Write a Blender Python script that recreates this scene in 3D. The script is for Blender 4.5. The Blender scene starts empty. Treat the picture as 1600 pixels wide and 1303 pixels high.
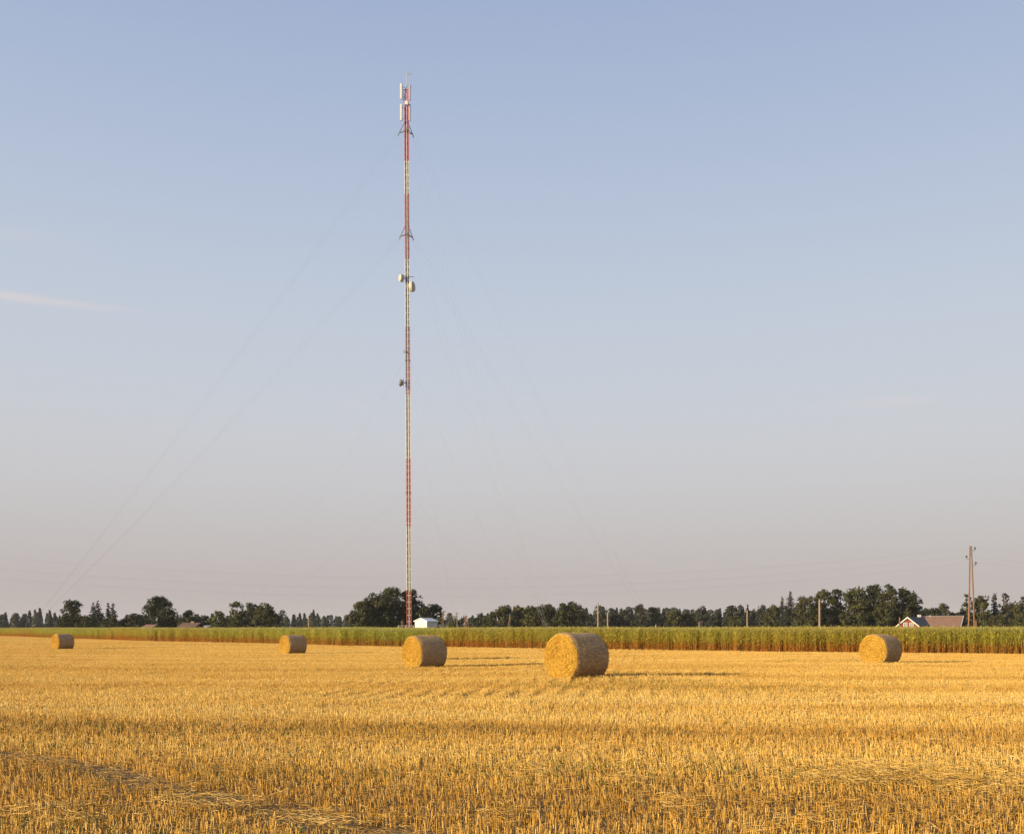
import bpy, math, random
import numpy as np
from mathutils import Vector

S = bpy.context.scene
COL = S.collection
rad = math.radians
rng = np.random.default_rng(7)
random.seed(7)

# ------------------------------------------------------------------ camera, sky, sun, exposure
F = 1600.0            # focal length in photo pixels (photo is 1600 wide)
HZ = 989.0            # photo row of the eye level
CAMH = 1.4
cam_d = bpy.data.cameras.new('camera')
cam = bpy.data.objects.new('camera', cam_d)
COL.objects.link(cam)
cam.location = (0, 0, CAMH)
cam.rotation_euler = (rad(90), 0, 0)
cam_d.sensor_width = 36.0
cam_d.lens = 36.0
cam_d.shift_y = (HZ - 651.5) / 1600.0
cam_d.clip_start = 0.1
cam_d.clip_end = 20000
S.camera = cam

SUN_EL = 12.0
SUN_TRAVEL = 31.0     # light travels towards +X, turned this far to +Y
to_sun = Vector((-math.cos(rad(SUN_TRAVEL)) * math.cos(rad(SUN_EL)),
                 -math.sin(rad(SUN_TRAVEL)) * math.cos(rad(SUN_EL)), math.sin(rad(SUN_EL))))
sun_d = bpy.data.lights.new('sun', 'SUN')
sun_d.energy = 5.0
sun_d.angle = rad(0.53)
sun_d.color = (1.0, 0.80, 0.50)
sun = bpy.data.objects.new('sun', sun_d)
COL.objects.link(sun)
sun.location = (-60, -40, 60)
sun.rotation_euler = to_sun.to_track_quat('Z', 'Y').to_euler()


def lin(r, g, b):
    f = lambda c: (c / 255 / 12.92) if c <= 10 else ((c / 255 + 0.055) / 1.055) ** 2.4
    return (f(r), f(g), f(b), 1.0)


world = bpy.data.worlds.new('World')
S.world = world
world.use_nodes = True
wn, wl = world.node_tree.nodes, world.node_tree.links
wn.clear()
w_out = wn.new('ShaderNodeOutputWorld')
w_bg = wn.new('ShaderNodeBackground')
w_sky = wn.new('ShaderNodeTexSky')
w_sky.sky_type = 'NISHITA'
w_sky.sun_disc = False
w_sky.sun_elevation = rad(SUN_EL)
w_sky.sun_rotation = math.atan2(to_sun.x, to_sun.y)
w_sky.air_density = 1.3
w_sky.dust_density = 2.0
w_sky.ozone_density = 1.0
w_bg.inputs['Strength'].default_value = 0.050
w_tc = wn.new('ShaderNodeTexCoord')
w_sep = wn.new('ShaderNodeSeparateXYZ')
wl.new(w_tc.outputs['Generated'], w_sep.inputs[0])
w_rmp = wn.new('ShaderNodeValToRGB')
cr = w_rmp.color_ramp
cr.interpolation = 'B_SPLINE'
stops = [(0.0, (184, 174, 174)), (0.045, (189, 180, 180)), (0.095, (198, 193, 194)), (0.16, (206, 206, 211)),
         (0.23, (203, 209, 219)), (0.33, (193, 204, 222)), (0.45, (175, 190, 217)), (0.56, (159, 177, 211)), (1.0, (104, 132, 184))]
while len(cr.elements) < len(stops):
    cr.elements.new(0.5)
for e, (p, c) in zip(cr.elements, stops):
    e.position = p
    e.color = lin(*c)
wl.new(w_sep.outputs['Z'], w_rmp.inputs[0])


def wmath(op, a, b=None, c=None):
    n = wn.new('ShaderNodeMath')
    n.operation = op
    for i, v in enumerate((a, b, c)):
        if v is None:
            continue
        if hasattr(v, 'is_linked'):
            wl.new(v, n.inputs[i])
        else:
            n.inputs[i].default_value = v
    return n.outputs[0]


# thin high streaks of cloud: stretched noise in azimuth / elevation, kept to a few banks
w_az = wmath('ARCTAN2', w_sep.outputs['X'], w_sep.outputs['Y'])
w_el = wmath('ARCSINE', w_sep.outputs['Z'])
w_cmb = wn.new('ShaderNodeCombineXYZ')
wl.new(wmath('MULTIPLY', w_az, 5.0), w_cmb.inputs[0])
wl.new(wmath('MULTIPLY', w_el, 42.0), w_cmb.inputs[1])
w_no = wn.new('ShaderNodeTexNoise')
w_no.inputs['Scale'].default_value = 1.6
w_no.inputs['Detail'].default_value = 6
w_no.inputs['Roughness'].default_value = 0.55
wl.new(w_cmb.outputs[0], w_no.inputs['Vector'])
cl = None
for az, el, waz, wel, amp in ((-0.46, 0.2870, 0.105, 0.0034, 1.0), (-0.53, 0.283, 0.06, 0.008, .55), (0.364, 0.209, 0.05, 0.005, 0.45),
                              (-0.46, 0.335, 0.06, 0.010, 0.28), (-0.16, 0.215, 0.025, 0.004, 0.22),
                              (0.95, 0.25, 0.20, 0.012, 0.8), (-1.4, 0.3, 0.3, 0.015, 0.8), (2.4, 0.27, 0.3, 0.012, 0.7)):
    da = wmath('DIVIDE', wmath('SUBTRACT', w_az, az), waz)
    de = wmath('DIVIDE', wmath('SUBTRACT', w_el, el), wel)
    q = wmath('ADD', wmath('MULTIPLY', da, da), wmath('MULTIPLY', de, de))
    g = wmath('MULTIPLY', wmath('POWER', 2.718, wmath('MULTIPLY', q, -1.0)), amp)
    cl = g if cl is None else wmath('MAXIMUM', cl, g)
w_cf = wmath('MULTIPLY', cl, wmath('SMOOTH_MIN', 1.0, wmath('MULTIPLY', wmath('MAXIMUM', wmath('SUBTRACT', w_no.outputs['Fac'], 0.33), 0.0), 3.4), 0.1))
w_mix = wn.new('ShaderNodeMix')       # physical sky blended with the hazy evening gradient in view
w_mix.data_type = 'RGBA'
w_mix.inputs[0].default_value = 0.92
w_scale = wn.new('ShaderNodeVectorMath')
w_scale.operation = 'SCALE'
w_scale.inputs['Scale'].default_value = 10.8      # brings the gradient to the exposure and Background strength used
wl.new(w_rmp.outputs[0], w_scale.inputs[0])
wl.new(w_sky.outputs[0], w_mix.inputs[6])
wl.new(w_scale.outputs[0], w_mix.inputs[7])
w_mix2 = wn.new('ShaderNodeMix')
w_mix2.data_type = 'RGBA'
wl.new(wmath('MULTIPLY', w_cf, 0.75), w_mix2.inputs[0])
wl.new(w_mix.outputs[2], w_mix2.inputs[6])
w_mix2.inputs[7].default_value = tuple(10.8 * v for v in lin(218, 209, 210)[:3]) + (1,)
wl.new(w_mix2.outputs[2], w_bg.inputs['Color'])
wl.new(w_bg.outputs[0], w_out.inputs[0])

S.view_settings.view_transform = 'Standard'
S.view_settings.look = 'None'
S.view_settings.exposure = 0.90
S.view_settings.gamma = 1.0
S.view_settings.use_curve_mapping = False
S.render.engine = 'CYCLES'
S.cycles.max_bounces = 6
S.cycles.diffuse_bounces = 3
S.cycles.transparent_max_bounces = 4
S.cycles.caustics_reflective = False
S.cycles.caustics_refractive = False


# ------------------------------------------------------------------ helpers
def gz(x, y):
    """height of the ground: level near the camera, rising by half a percent beyond 75 m, level again past 260 m"""
    x = np.asarray(x, float)
    y = np.asarray(y, float)
    t = np.clip(y, -200, 260) - 75.0
    rise = 0.005 * (0.5 * (t + np.sqrt(t * t + 300.0)))
    rise = rise - 0.005 * (0.5 * (-75 + math.sqrt(75 * 75 + 300.0)))
    bump = 0.075 / (1 + np.exp(-(x - 0.5) / 1.2)) * np.exp(-((y - 36) / 14.0) ** 2)
    roll = 0.02 * np.sin(x * 0.31 + 1.0) * np.sin(y * 0.23 + 0.4) + 0.012 * np.sin(x * 0.9 + y * 0.6)
    roll = roll * np.clip((70 - y) / 40, 0, 1)
    bump = bump + 0.075 * np.exp(-((x - 1.8) / 5.0) ** 2 - ((y - 28) / 5.0) ** 2)
    return rise + bump + roll


def wx(px, d):
    return (px - 800.0) / F * d


def wz(py, d):
    return CAMH + (HZ - py) / F * d


def ground(px, d):
    x = wx(px, d)
    return Vector((x, d, float(gz(x, d))))


def vnoise(x, y, seed=0):
    x = np.asarray(x, float)
    y = np.asarray(y, float)
    xi, yi = np.floor(x).astype(np.int64), np.floor(y).astype(np.int64)
    fx, fy = x - xi, y - yi
    fx, fy = fx * fx * (3 - 2 * fx), fy * fy * (3 - 2 * fy)

    def h(a, b):
        n = (a * 374761393 + b * 668265263 + seed * 974634777) & 0x7fffffff
        n = ((n ^ (n >> 13)) * 1274126177) & 0x7fffffff
        return ((n ^ (n >> 16)) & 0xffff) / 65535.0
    return (h(xi, yi) * (1 - fx) + h(xi + 1, yi) * fx) * (1 - fy) + (h(xi, yi + 1) * (1 - fx) + h(xi + 1, yi + 1) * fx) * fy


def fbm(x, y, seed=0, o=3):
    s, a, t = 0, 1.0, 0
    for i in range(o):
        s = s + a * vnoise(x * 2 ** i, y * 2 ** i, seed + i * 17)
        t += a
        a *= 0.5
    return s / t


def mesh_np(name, V, Fc, cols=None, smooth=False, midx=None):
    """V (n,3), Fc (m,k) one face size; cols optional per-vertex rgb attribute 'col'"""
    me = bpy.data.meshes.new(name)
    V = np.asarray(V, np.float32)
    Fc = np.asarray(Fc, np.int32)
    k = Fc.shape[1]
    me.vertices.add(len(V))
    me.vertices.foreach_set('co', V.ravel())
    me.loops.add(Fc.size)
    me.loops.foreach_set('vertex_index', Fc.ravel())
    me.polygons.add(len(Fc))
    me.polygons.foreach_set('loop_start', np.arange(0, Fc.size, k, dtype=np.int32))
    me.polygons.foreach_set('loop_total', np.full(len(Fc), k, np.int32))
    if smooth:
        me.polygons.foreach_set('use_smooth', np.ones(len(Fc), bool))
    if cols is not None:
        a = me.attributes.new('col', 'FLOAT_COLOR', 'POINT')
        c = np.ones((len(V), 4), np.float32)
        c[:, :3] = cols
        a.data.foreach_set('color', c.ravel())
    me.update(calc_edges=True)
    me.validate()
    return me


class MB:
    """collects shapes for one mesh; coordinates are relative to origin o"""
    def __init__(self, o=(0, 0, 0)):
        self.v, self.f, self.o, self.sm = [], [], Vector(o), []

    def add(self, vs, fs, smooth=False):
        n = len(self.v)
        self.v += [tuple(Vector(v) - self.o) for v in vs]
        self.f += [tuple(i + n for i in f) for f in fs]
        self.sm += [smooth] * len(fs)
        return self

    def box(self, lo, hi, M=None):
        (a, b, c), (d, e, f) = lo, hi
        vs = [Vector(p) for p in ((a, b, c), (d, b, c), (d, e, c), (a, e, c), (a, b, f), (d, b, f), (d, e, f), (a, e, f))]
        if M is not None:
            vs = [M @ v for v in vs]
        return self.add(vs, [(3, 2, 1, 0), (4, 5, 6, 7), (0, 1, 5, 4), (1, 2, 6, 5), (2, 3, 7, 6), (3, 0, 4, 7)])

    def tube(self, pts, r, n=6, cap=True):
        pts = [Vector(p) for p in pts]
        rs = r if isinstance(r, (list, tuple)) else [r] * len(pts)
        vs, fs = [], []
        for i, p in enumerate(pts):
            t = (pts[min(i + 1, len(pts) - 1)] - pts[max(i - 1, 0)]).normalized()
            u = t.cross(Vector((0, 0, 1)) if abs(t.z) < 0.9 else Vector((1, 0, 0))).normalized()
            w = t.cross(u)
            for k in range(n):
                a = 2 * math.pi * k / n
                vs.append(p + (u * math.cos(a) + w * math.sin(a)) * rs[i])
        for i in range(len(pts) - 1):
            for k in range(n):
                fs.append((i * n + k, i * n + (k + 1) % n, (i + 1) * n + (k + 1) % n, (i + 1) * n + k))
        self.add(vs, fs, n > 5)
        if cap:
            m = len(pts) - 1
            self.add(vs[:n], [tuple(range(n))])
            self.add(vs[m * n:], [tuple(reversed(range(n)))])
        return self

    def build(self, name, mat, parent=None, loc=None):
        me = bpy.data.meshes.new(name)
        me.from_pydata(self.v, [], self.f)
        me.polygons.foreach_set('use_smooth', self.sm)
        me.update()
        return obj(name, me, mat, parent, loc)


def obj(name, me, mat, parent=None, loc=None):
    o = bpy.data.objects.new(name, me)
    if me is not None and mat is not None and not me.materials:
        me.materials.append(mat)
    COL.objects.link(o)
    if parent is not None:
        o.parent = parent
    if loc is not None:
        o.location = loc
    return o


def tag(o, label, cat=None, group=None, kind=None):
    o['label'] = label
    if cat:
        o['category'] = cat
    if group:
        o['group'] = group
    if kind:
        o['kind'] = kind
    return o


def empty(name, loc, rz=0.0):
    o = bpy.data.objects.new(name, None)
    COL.objects.link(o)
    o.location = loc
    o.rotation_euler = (0, 0, rz)
    o.empty_display_size = 0.2
    return o


# ------------------------------------------------------------------ materials
def pm(name, c1, c2=None, scale=8.0, rough=0.8, bump=0.0, bscale=40.0, metal=0.0, spec=0.3, stretch=None, obj_rand=0.0):
    m = bpy.data.materials.new(name)
    m.use_nodes = True
    n, l = m.node_tree.nodes, m.node_tree.links
    b = n['Principled BSDF']
    b.inputs['Roughness'].default_value = rough
    b.inputs['Metallic'].default_value = metal
    b.inputs['Specular IOR Level'].default_value = spec
    tc = n.new('ShaderNodeTexCoord')
    mp = n.new('ShaderNodeMapping')
    if stretch:
        mp.inputs['Scale'].default_value = stretch
    l.new(tc.outputs['Object'], mp.inputs['Vector'])
    no = n.new('ShaderNodeTexNoise')
    no.inputs['Scale'].default_value = scale
    no.inputs['Detail'].default_value = 5
    no.inputs['Roughness'].default_value = 0.65
    l.new(mp.outputs[0], no.inputs['Vector'])
    rp = n.new('ShaderNodeValToRGB')
    rp.color_ramp.elements[0].position = 0.3
    rp.color_ramp.elements[1].position = 0.7
    rp.color_ramp.elements[0].color = (*c1, 1)
    rp.color_ramp.elements[1].color = (*(c2 or tuple(v * 1.25 for v in c1)), 1)
    l.new(no.outputs['Fac'], rp.inputs[0])
    src = rp.outputs[0]
    l.new(src, b.inputs['Base Color'])
    if bump:
        n2 = n.new('ShaderNodeTexNoise')
        n2.inputs['Scale'].default_value = bscale
        n2.inputs['Detail'].default_value = 4
        l.new(mp.outputs[0], n2.inputs['Vector'])
        bp = n.new('ShaderNodeBump')
        bp.inputs['Strength'].default_value = bump
        bp.inputs['Distance'].default_value = 0.02
        l.new(n2.outputs['Fac'], bp.inputs['Height'])
        l.new(bp.outputs[0], b.inputs['Normal'])
    return m


def plant_mat(name, attr_tint, trans=0.25, rough=0.6, spec=0.25):
    """vertex colour 'col' carried by each blade, shifted by the instance attribute 'tone' (0..1) between two tints"""
    m = bpy.data.materials.new(name)
    m.use_nodes = True
    n, l = m.node_tree.nodes, m.node_tree.links
    b = n['Principled BSDF']
    b.inputs['Roughness'].default_value = rough
    b.inputs['Specular IOR Level'].default_value = spec
    a = n.new('ShaderNodeAttribute')
    a.attribute_name = 'col'
    src = a.outputs['Color']
    if attr_tint:
        t = n.new('ShaderNodeAttribute')
        t.attribute_type = 'INSTANCER'
        t.attribute_name = 'tone'
        rp = n.new('ShaderNodeValToRGB')
        els = rp.color_ramp.elements
        while len(els) < len(attr_tint):
            els.new(0.5)
        for e, (p, c) in zip(els, attr_tint):
            e.position = p
            e.color = (*c, 1)
        l.new(t.outputs['Fac'], rp.inputs[0])
        mx = n.new('ShaderNodeMix')
        mx.data_type = 'RGBA'
        mx.blend_type = 'MULTIPLY'
        mx.inputs[0].default_value = 1.0
        l.new(src, mx.inputs[6])
        l.new(rp.outputs[0], mx.inputs[7])
        src = mx.outputs[2]
    l.new(src, b.inputs['Base Color'])
    if trans:
        tr = n.new('ShaderNodeBsdfTranslucent')
        l.new(src, tr.inputs['Color'])
        ms = n.new('ShaderNodeMixShader')
        ms.inputs[0].default_value = trans
        l.new(b.outputs[0], ms.inputs[1])
        l.new(tr.outputs[0], ms.inputs[2])
        l.new(ms.outputs[0], n['Material Output'].inputs['Surface'])
    return m


M = {}
M['soil'] = pm('stubble_soil', (0.15, 0.085, 0.03), (0.34, 0.20, 0.065), 2.2, 0.95, 0.6, 60)
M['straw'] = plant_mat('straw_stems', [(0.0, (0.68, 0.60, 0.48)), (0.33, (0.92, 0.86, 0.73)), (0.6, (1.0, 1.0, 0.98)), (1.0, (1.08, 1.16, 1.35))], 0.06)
M['crop'] = plant_mat('crop_stalks', [(0.0, (1.12, 0.96, 0.8)), (0.4, (1.03, 1.02, 0.9)), (1.0, (0.98, 1.06, 0.95))], 0.45)
M['leaf'] = plant_mat('tree_leaves', None, 0.2)
M['bark'] = pm('tree_bark', (0.06, 0.045, 0.032), (0.13, 0.10, 0.075), 6, 0.95, 0.5, 30, stretch=(1, 1, 0.2))
M['red'] = pm('mast_red_paint', (0.40, 0.05, 0.028), (0.48, 0.075, 0.04), 1.5, 0.5)
M['pale_red'] = pm('mast_faded_red_paint', (0.40, 0.085, 0.07), (0.48, 0.14, 0.12), 1.5, 0.5)
M['white'] = pm('mast_white_paint', (0.50, 0.475, 0.43), (0.62, 0.60, 0.55), 2, 0.5)
M['steel'] = pm('galvanised_steel', (0.10, 0.10, 0.10), (0.16, 0.16, 0.16), 6, 0.5, metal=0.4)
M['galv'] = pm('pale_galvanised_steel', (0.32, 0.31, 0.29), (0.42, 0.41, 0.39), 6, 0.45, metal=0.5)
M['wire'] = pm('wire_steel', (0.16, 0.16, 0.17), (0.2, 0.2, 0.21), 6, 0.5)
M['cable'] = pm('black_feeder_cable', (0.015, 0.015, 0.017), (0.03, 0.03, 0.032), 4, 0.5)
M['panel'] = pm('antenna_plastic', (0.56, 0.54, 0.50), (0.62, 0.60, 0.56), 3, 0.4)
M['dish'] = pm('dish_cover', (0.36, 0.33, 0.28), (0.44, 0.41, 0.36), 3, 0.5)
M['dishback'] = pm('dish_shell_grey', (0.30, 0.28, 0.26), (0.38, 0.36, 0.33), 3, 0.5)
M['hut'] = pm('hut_white_sheet', (0.56, 0.56, 0.54), (0.64, 0.64, 0.62), 1.2, 0.5)
M['hutroof'] = pm('hut_roof_sheet', (0.66, 0.66, 0.64), (0.75, 0.75, 0.73), 1.2, 0.45)
M['vent'] = pm('vent_grey', (0.12, 0.12, 0.13), (0.18, 0.18, 0.19), 5, 0.6)
M['wood'] = pm('pole_wood', (0.13, 0.07, 0.038), (0.22, 0.125, 0.07), 3, 0.9, 0.4, 30, stretch=(1, 1, 0.15))
M['palewood'] = pm('weathered_pole_wood', (0.20, 0.145, 0.10), (0.29, 0.22, 0.155), 3, 0.9, 0.4, 30, stretch=(1, 1, 0.15))
M['porcelain'] = pm('insulator_dark', (0.03, 0.028, 0.026), (0.06, 0.055, 0.05), 5, 0.3)
M['brickred'] = pm('red_board_wall', (0.115, 0.030, 0.020), (0.17, 0.045, 0.03), 3, 0.85)
M['trim'] = pm('white_trim', (0.46, 0.45, 0.42), (0.54, 0.53, 0.5), 3, 0.6)
M['glass'] = pm('window_glass', (0.06, 0.07, 0.08), (0.09, 0.10, 0.11), 2, 0.08, spec=0.6)
M['roofbrown'] = pm('brown_roof_sheets', (0.20, 0.11, 0.07), (0.30, 0.175, 0.115), 1.2, 0.9, 0.3, 8)
M['roofdark'] = pm('dark_roof_sheets', (0.055, 0.055, 0.06), (0.085, 0.085, 0.09), 1.2, 0.8)
M['rooftile'] = pm('tiled_roof', (0.12, 0.068, 0.05), (0.19, 0.115, 0.085), 1.5, 0.9, 0.4, 10)
M['wrap'] = None

# ------------------------------------------------------------------ ground
xs = np.unique(np.concatenate([np.linspace(-4000, -400, 9), np.linspace(-400, -60, 18), np.linspace(-60, 60, 161), np.linspace(60, 400, 18), np.linspace(400, 4000, 9)]))
ys = np.unique(np.concatenate([np.linspace(-300, -40, 8), np.linspace(-40, 2, 12), np.linspace(2, 90, 161), np.linspace(90, 300, 50), np.linspace(300, 5000, 14)]))
X, Y = np.meshgrid(xs, ys)
V = np.stack([X.ravel(), Y.ravel(), gz(X, Y).ravel()], 1)
nx, ny = len(xs), len(ys)
i0 = (np.arange(ny - 1)[:, None] * nx + np.arange(nx - 1)[None]).ravel()
g = obj('ground', mesh_np('ground', V, np.stack([i0, i0 + 1, i0 + nx + 1, i0 + nx], 1), smooth=True), M['soil'])
tag(g, 'brown soil of the harvested grain field', kind='structure')

# ------------------------------------------------------------------ instancing of uncountable plants
def instancer(name, tiles, P, R, SC, IDX, TONE, label):
    coll = bpy.data.collections.new(name + '_tiles')
    for i, (me, mat) in enumerate(tiles):
        o = bpy.data.objects.new('%s_tile_%02d' % (name, i), me)
        if not me.materials:
            me.materials.append(mat)
        coll.objects.link(o)
    me = bpy.data.meshes.new(name)
    me.vertices.add(len(P))
    me.vertices.foreach_set('co', np.asarray(P, np.float32).ravel())
    for nm, ty, arr, key in (('rot', 'FLOAT_VECTOR', R, 'vector'), ('scl', 'FLOAT_VECTOR', SC, 'vector'),
                             ('idx', 'INT', IDX, 'value'), ('tone', 'FLOAT', TONE, 'value')):
        a = me.attributes.new(nm, ty, 'POINT')
        dt = np.int32 if ty == 'INT' else np.float32
        a.data.foreach_set(key, np.asarray(arr, dt).ravel())
    o = obj(name, me, None)
    ng = bpy.data.node_groups.new(name + '_scatter', 'GeometryNodeTree')
    ng.interface.new_socket('Geometry', in_out='INPUT', socket_type='NodeSocketGeometry')
    ng.interface.new_socket('Geometry', in_out='OUTPUT', socket_type='NodeSocketGeometry')
    n, l = ng.nodes, ng.links
    gi, go = n.new('NodeGroupInput'), n.new('NodeGroupOutput')
    ci = n.new('GeometryNodeCollectionInfo')
    ci.inputs['Collection'].default_value = coll
    ci.inputs['Separate Children'].default_value = True
    ci.inputs['Reset Children'].default_value = True
    ip = n.new('GeometryNodeInstanceOnPoints')
    ip.inputs['Pick Instance'].default_value = True

    def att(nm, ty):
        a = n.new('GeometryNodeInputNamedAttribute')
        a.data_type = ty
        a.inputs['Name'].default_value = nm
        return a.outputs['Attribute']
    e2r = n.new('FunctionNodeEulerToRotation')
    l.new(att('rot', 'FLOAT_VECTOR'), e2r.inputs[0])
    l.new(gi.outputs[0], ip.inputs['Points'])
    l.new(ci.outputs[0], ip.inputs['Instance'])
    l.new(att('idx', 'INT'), ip.inputs['Instance Index'])
    l.new(e2r.outputs[0], ip.inputs['Rotation'])
    l.new(att('scl', 'FLOAT_VECTOR'), ip.inputs['Scale'])
    l.new(ip.outputs[0], go.inputs[0])
    md = o.modifiers.new('scatter', 'NODES')
    md.node_group = ng
    return tag(o, label, kind='stuff')


def prisms(A, B, r0, r1, cols, sides=3):
    """thin tapering stems from A to B (n,3)"""
    n = len(A)
    t = B - A
    t = t / np.maximum(np.linalg.norm(t, axis=1, keepdims=True), 1e-6)
    ref = np.where(np.abs(t[:, 2:3]) < 0.9, [[0, 0, 1.0]], [[1.0, 0, 0]])
    u = np.cross(t, ref)
    u /= np.linalg.norm(u, axis=1, keepdims=True)
    w = np.cross(t, u)
    ph = rng.uniform(0, 6.28, (n, 1))
    V = np.zeros((n, 2, sides, 3))
    for k in range(sides):
        a = ph + 2 * math.pi * k / sides
        d = u * np.cos(a) + w * np.sin(a)
        V[:, 0, k] = A + d * np.reshape(r0, (-1, 1))
        V[:, 1, k] = B + d * np.reshape(r1, (-1, 1))
    base = np.arange(n)[:, None] * (2 * sides)
    Fs = []
    for k in range(sides):
        k2 = (k + 1) % sides
        Fs.append(np.concatenate([base + k, base + k2, base + sides + k2, base + sides + k], 1))
    Fc = np.stack(Fs, 1).reshape(-1, 4)
    C = np.repeat(cols, 2 * sides, axis=0)
    return V.reshape(-1, 3), Fc, C


def cards(Cn, U, W, cols):
    """quads centred Cn with half-axes U, W"""
    n = len(Cn)
    V = np.stack([Cn - U, Cn + W * 0.8 - U * 0.15, Cn + U, Cn - W * 0.8 + U * 0.15], 1).reshape(-1, 3)
    Fc = np.arange(4 * n).reshape(n, 4)
    return V, Fc, np.repeat(cols, 4, axis=0)


def merge(parts):
    Vs, Fs, Cs, n = [], [], [], 0
    for V, Fc, C in parts:
        Vs.append(V)
        Fs.append(Fc + n)
        Cs.append(C)
        n += len(V)
    return np.concatenate(Vs), np.concatenate(Fs), np.concatenate(Cs)


def straw_cols(n):
    t = rng.random((n, 1))
    a, b, c = np.array([[0.54, 0.30, 0.05]]), np.array([[0.74, 0.47, 0.11]]), np.array([[0.82, 0.60, 0.24]])
    col = np.where(t < 0.55, a + (b - a) * (t / 0.55), b + (c - b) * ((t - 0.55) / 0.45))
    return col * rng.uniform(0.72, 1.12, (n, 1))


def stubble_tile(size, kind):
    """drilled rows along x, plants of a few cut stems, chaff and loose straw between"""
    parts = []
    rows = max(2, round(size / 0.125))
    per = max(2, round(size / 0.036))
    ry = (np.arange(rows) + 0.5) / rows * size - size / 2
    px_, py_ = np.meshgrid((np.arange(per) + 0.5) / per * size - size / 2, ry)
    px_ = px_.ravel() + rng.uniform(-.03, .03, px_.size)
    py_ = py_.ravel() + rng.normal(0, .018, py_.size)
    keep = rng.random(px_.size) > 0.10
    px_, py_ = px_[keep], py_[keep]
    k = rng.integers(2, 5, px_.size)
    bx, by = np.repeat(px_, k), np.repeat(py_, k)
    n = len(bx)
    h = rng.normal(0.108, 0.022, n).clip(.04, .17)
    short = rng.random(n) < 0.15
    h[short] *= rng.uniform(.3, .7, short.sum())
    lean = np.abs(rng.normal(0, 0.13, n))
    bent = rng.random(n) < 0.10
    lean[bent] = rng.uniform(.5, 1.3, bent.sum())
    az = rng.uniform(0, 6.28, n)
    A = np.stack([bx + rng.normal(0, .009, n), by + rng.normal(0, .009, n), np.full(n, -0.015)], 1)
    D = np.stack([np.sin(lean) * np.cos(az), np.sin(lean) * np.sin(az), np.cos(lean)], 1)
    r = rng.uniform(.0022, .0040, n)
    parts.append(prisms(A, A + D * h[:, None], r, r * .9, straw_cols(n)))
    # dry leaf sheaths hanging off the stems
    m = n // 3
    s = rng.integers(0, n, m)
    Pm = A[s] + D[s] * (h[s] * rng.uniform(.4, 1.0, m))[:, None]
    az2 = rng.uniform(0, 6.28, m)
    U = np.stack([np.cos(az2) * .022, np.sin(az2) * .022, rng.uniform(-.03, .02, m)], 1) * rng.uniform(.5, 1.3, (m, 1))
    W = np.cross(U, [0, 0, 1.0])
    W = W / np.linalg.norm(W, axis=1, keepdims=True) * .0035
    parts.append(cards(Pm + U * .8, U, W, straw_cols(m) * 1.05))
    # chaff and loose straw on the ground
    m = int(420 * size * size) + (int(140 * size * size) if kind == 'litter' else 0)
    cx, cy = rng.uniform(-size / 2, size / 2, (2, m))
    L = rng.uniform(.03, .14, m)
    a3 = rng.uniform(0, 6.28, m)
    zt = rng.uniform(.005, .05 if kind != 'litter' else .10, m)
    d3 = np.stack([np.cos(a3), np.sin(a3), rng.normal(0, .18, m)], 1) * (L / 2)[:, None]
    c3 = np.stack([cx, cy, zt], 1)
    parts.append(prisms(c3 - d3, c3 + d3, np.full(m, .002), np.full(m, .0016), straw_cols(m) * 1.1))
    if kind == 'weed':
        m = int(420 * size * size)
        q = rng.uniform(-size / 2, size / 2, (max(2, m // 9), 2))
        sidx = rng.integers(0, len(q), m)
        c = np.stack([q[sidx, 0] + rng.normal(0, .02, m), q[sidx, 1] + rng.normal(0, .02, m), rng.uniform(.02, .12, m)], 1)
        a4 = rng.uniform(0, 6.28, m)
        U = np.stack([np.cos(a4), np.sin(a4), rng.uniform(.2, 1.4, m)], 1) * rng.uniform(.010, .025, (m, 1))
        W = np.cross(U, [0, 0, 1.0])
        W = W / np.linalg.norm(W, axis=1, keepdims=True) * rng.uniform(.004, .008, (m, 1))
        gc = np.array([[.13, .15, .03]]) * rng.uniform(.6, 1.4, (m, 1))
        parts.append(cards(c, U, W, gc))
    return mesh_np('stubble_patch', *merge(parts))


# edge of the standing crop: photo column -> distance
EPX = np.array([-900, -200, 0, 100, 230, 540, 860, 1240, 1600, 1900, 2600], float)
EPD = np.array([420, 290, 222, 168, 134, 98, 83.5, 71, 64, 59, 52], float)


def crop_d(px):
    return np.interp(px, EPX, EPD)


def inside_crop(x, y):
    px = 800 + F * x / np.maximum(y, 1.0)
    return y - crop_d(px)


# wheel track pressed into the stubble (plan view)
TR = np.array([(-26.0, 23.5), (-14.0, 16.6), (-8.8, 13.6), (-5.95, 11.7), (-4.6, 10.7), (-3.15, 9.1), (-2.1, 8.1), (-1.1, 7.1), (0.6, 5.6), (2.6, 4.0)])


def track_dist(x, y):
    best = np.full(np.shape(x), 1e9)
    for (ax, ay), (bx, by) in zip(TR[:-1], TR[1:]):
        dx, dy = bx - ax, by - ay
        t = np.clip(((x - ax) * dx + (y - ay) * dy) / (dx * dx + dy * dy), 0, 1)
        best = np.minimum(best, np.hypot(x - ax - t * dx, y - ay - t * dy))
    return best


ROW = rad(-7)
cR, sR = math.cos(ROW), math.sin(ROW)


def field_points(step, y0, y1, pad):
    e = y1 * 1.1
    a = np.arange(-e, e, step)
    u, v = np.meshgrid(a, np.arange(-10, y1 + e * .2, step))
    u, v = u.ravel(), v.ravel()
    x, y = u * cR - v * sR, u * sR + v * cR
    k = (y > y0 - (.45 if step > .3 else 0)) & (y <= y1) & (np.abs(x) < 0.5 * y + pad + 0.04 * y) & (inside_crop(x, y) < 0.6)
    return x[k], y[k]


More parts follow.
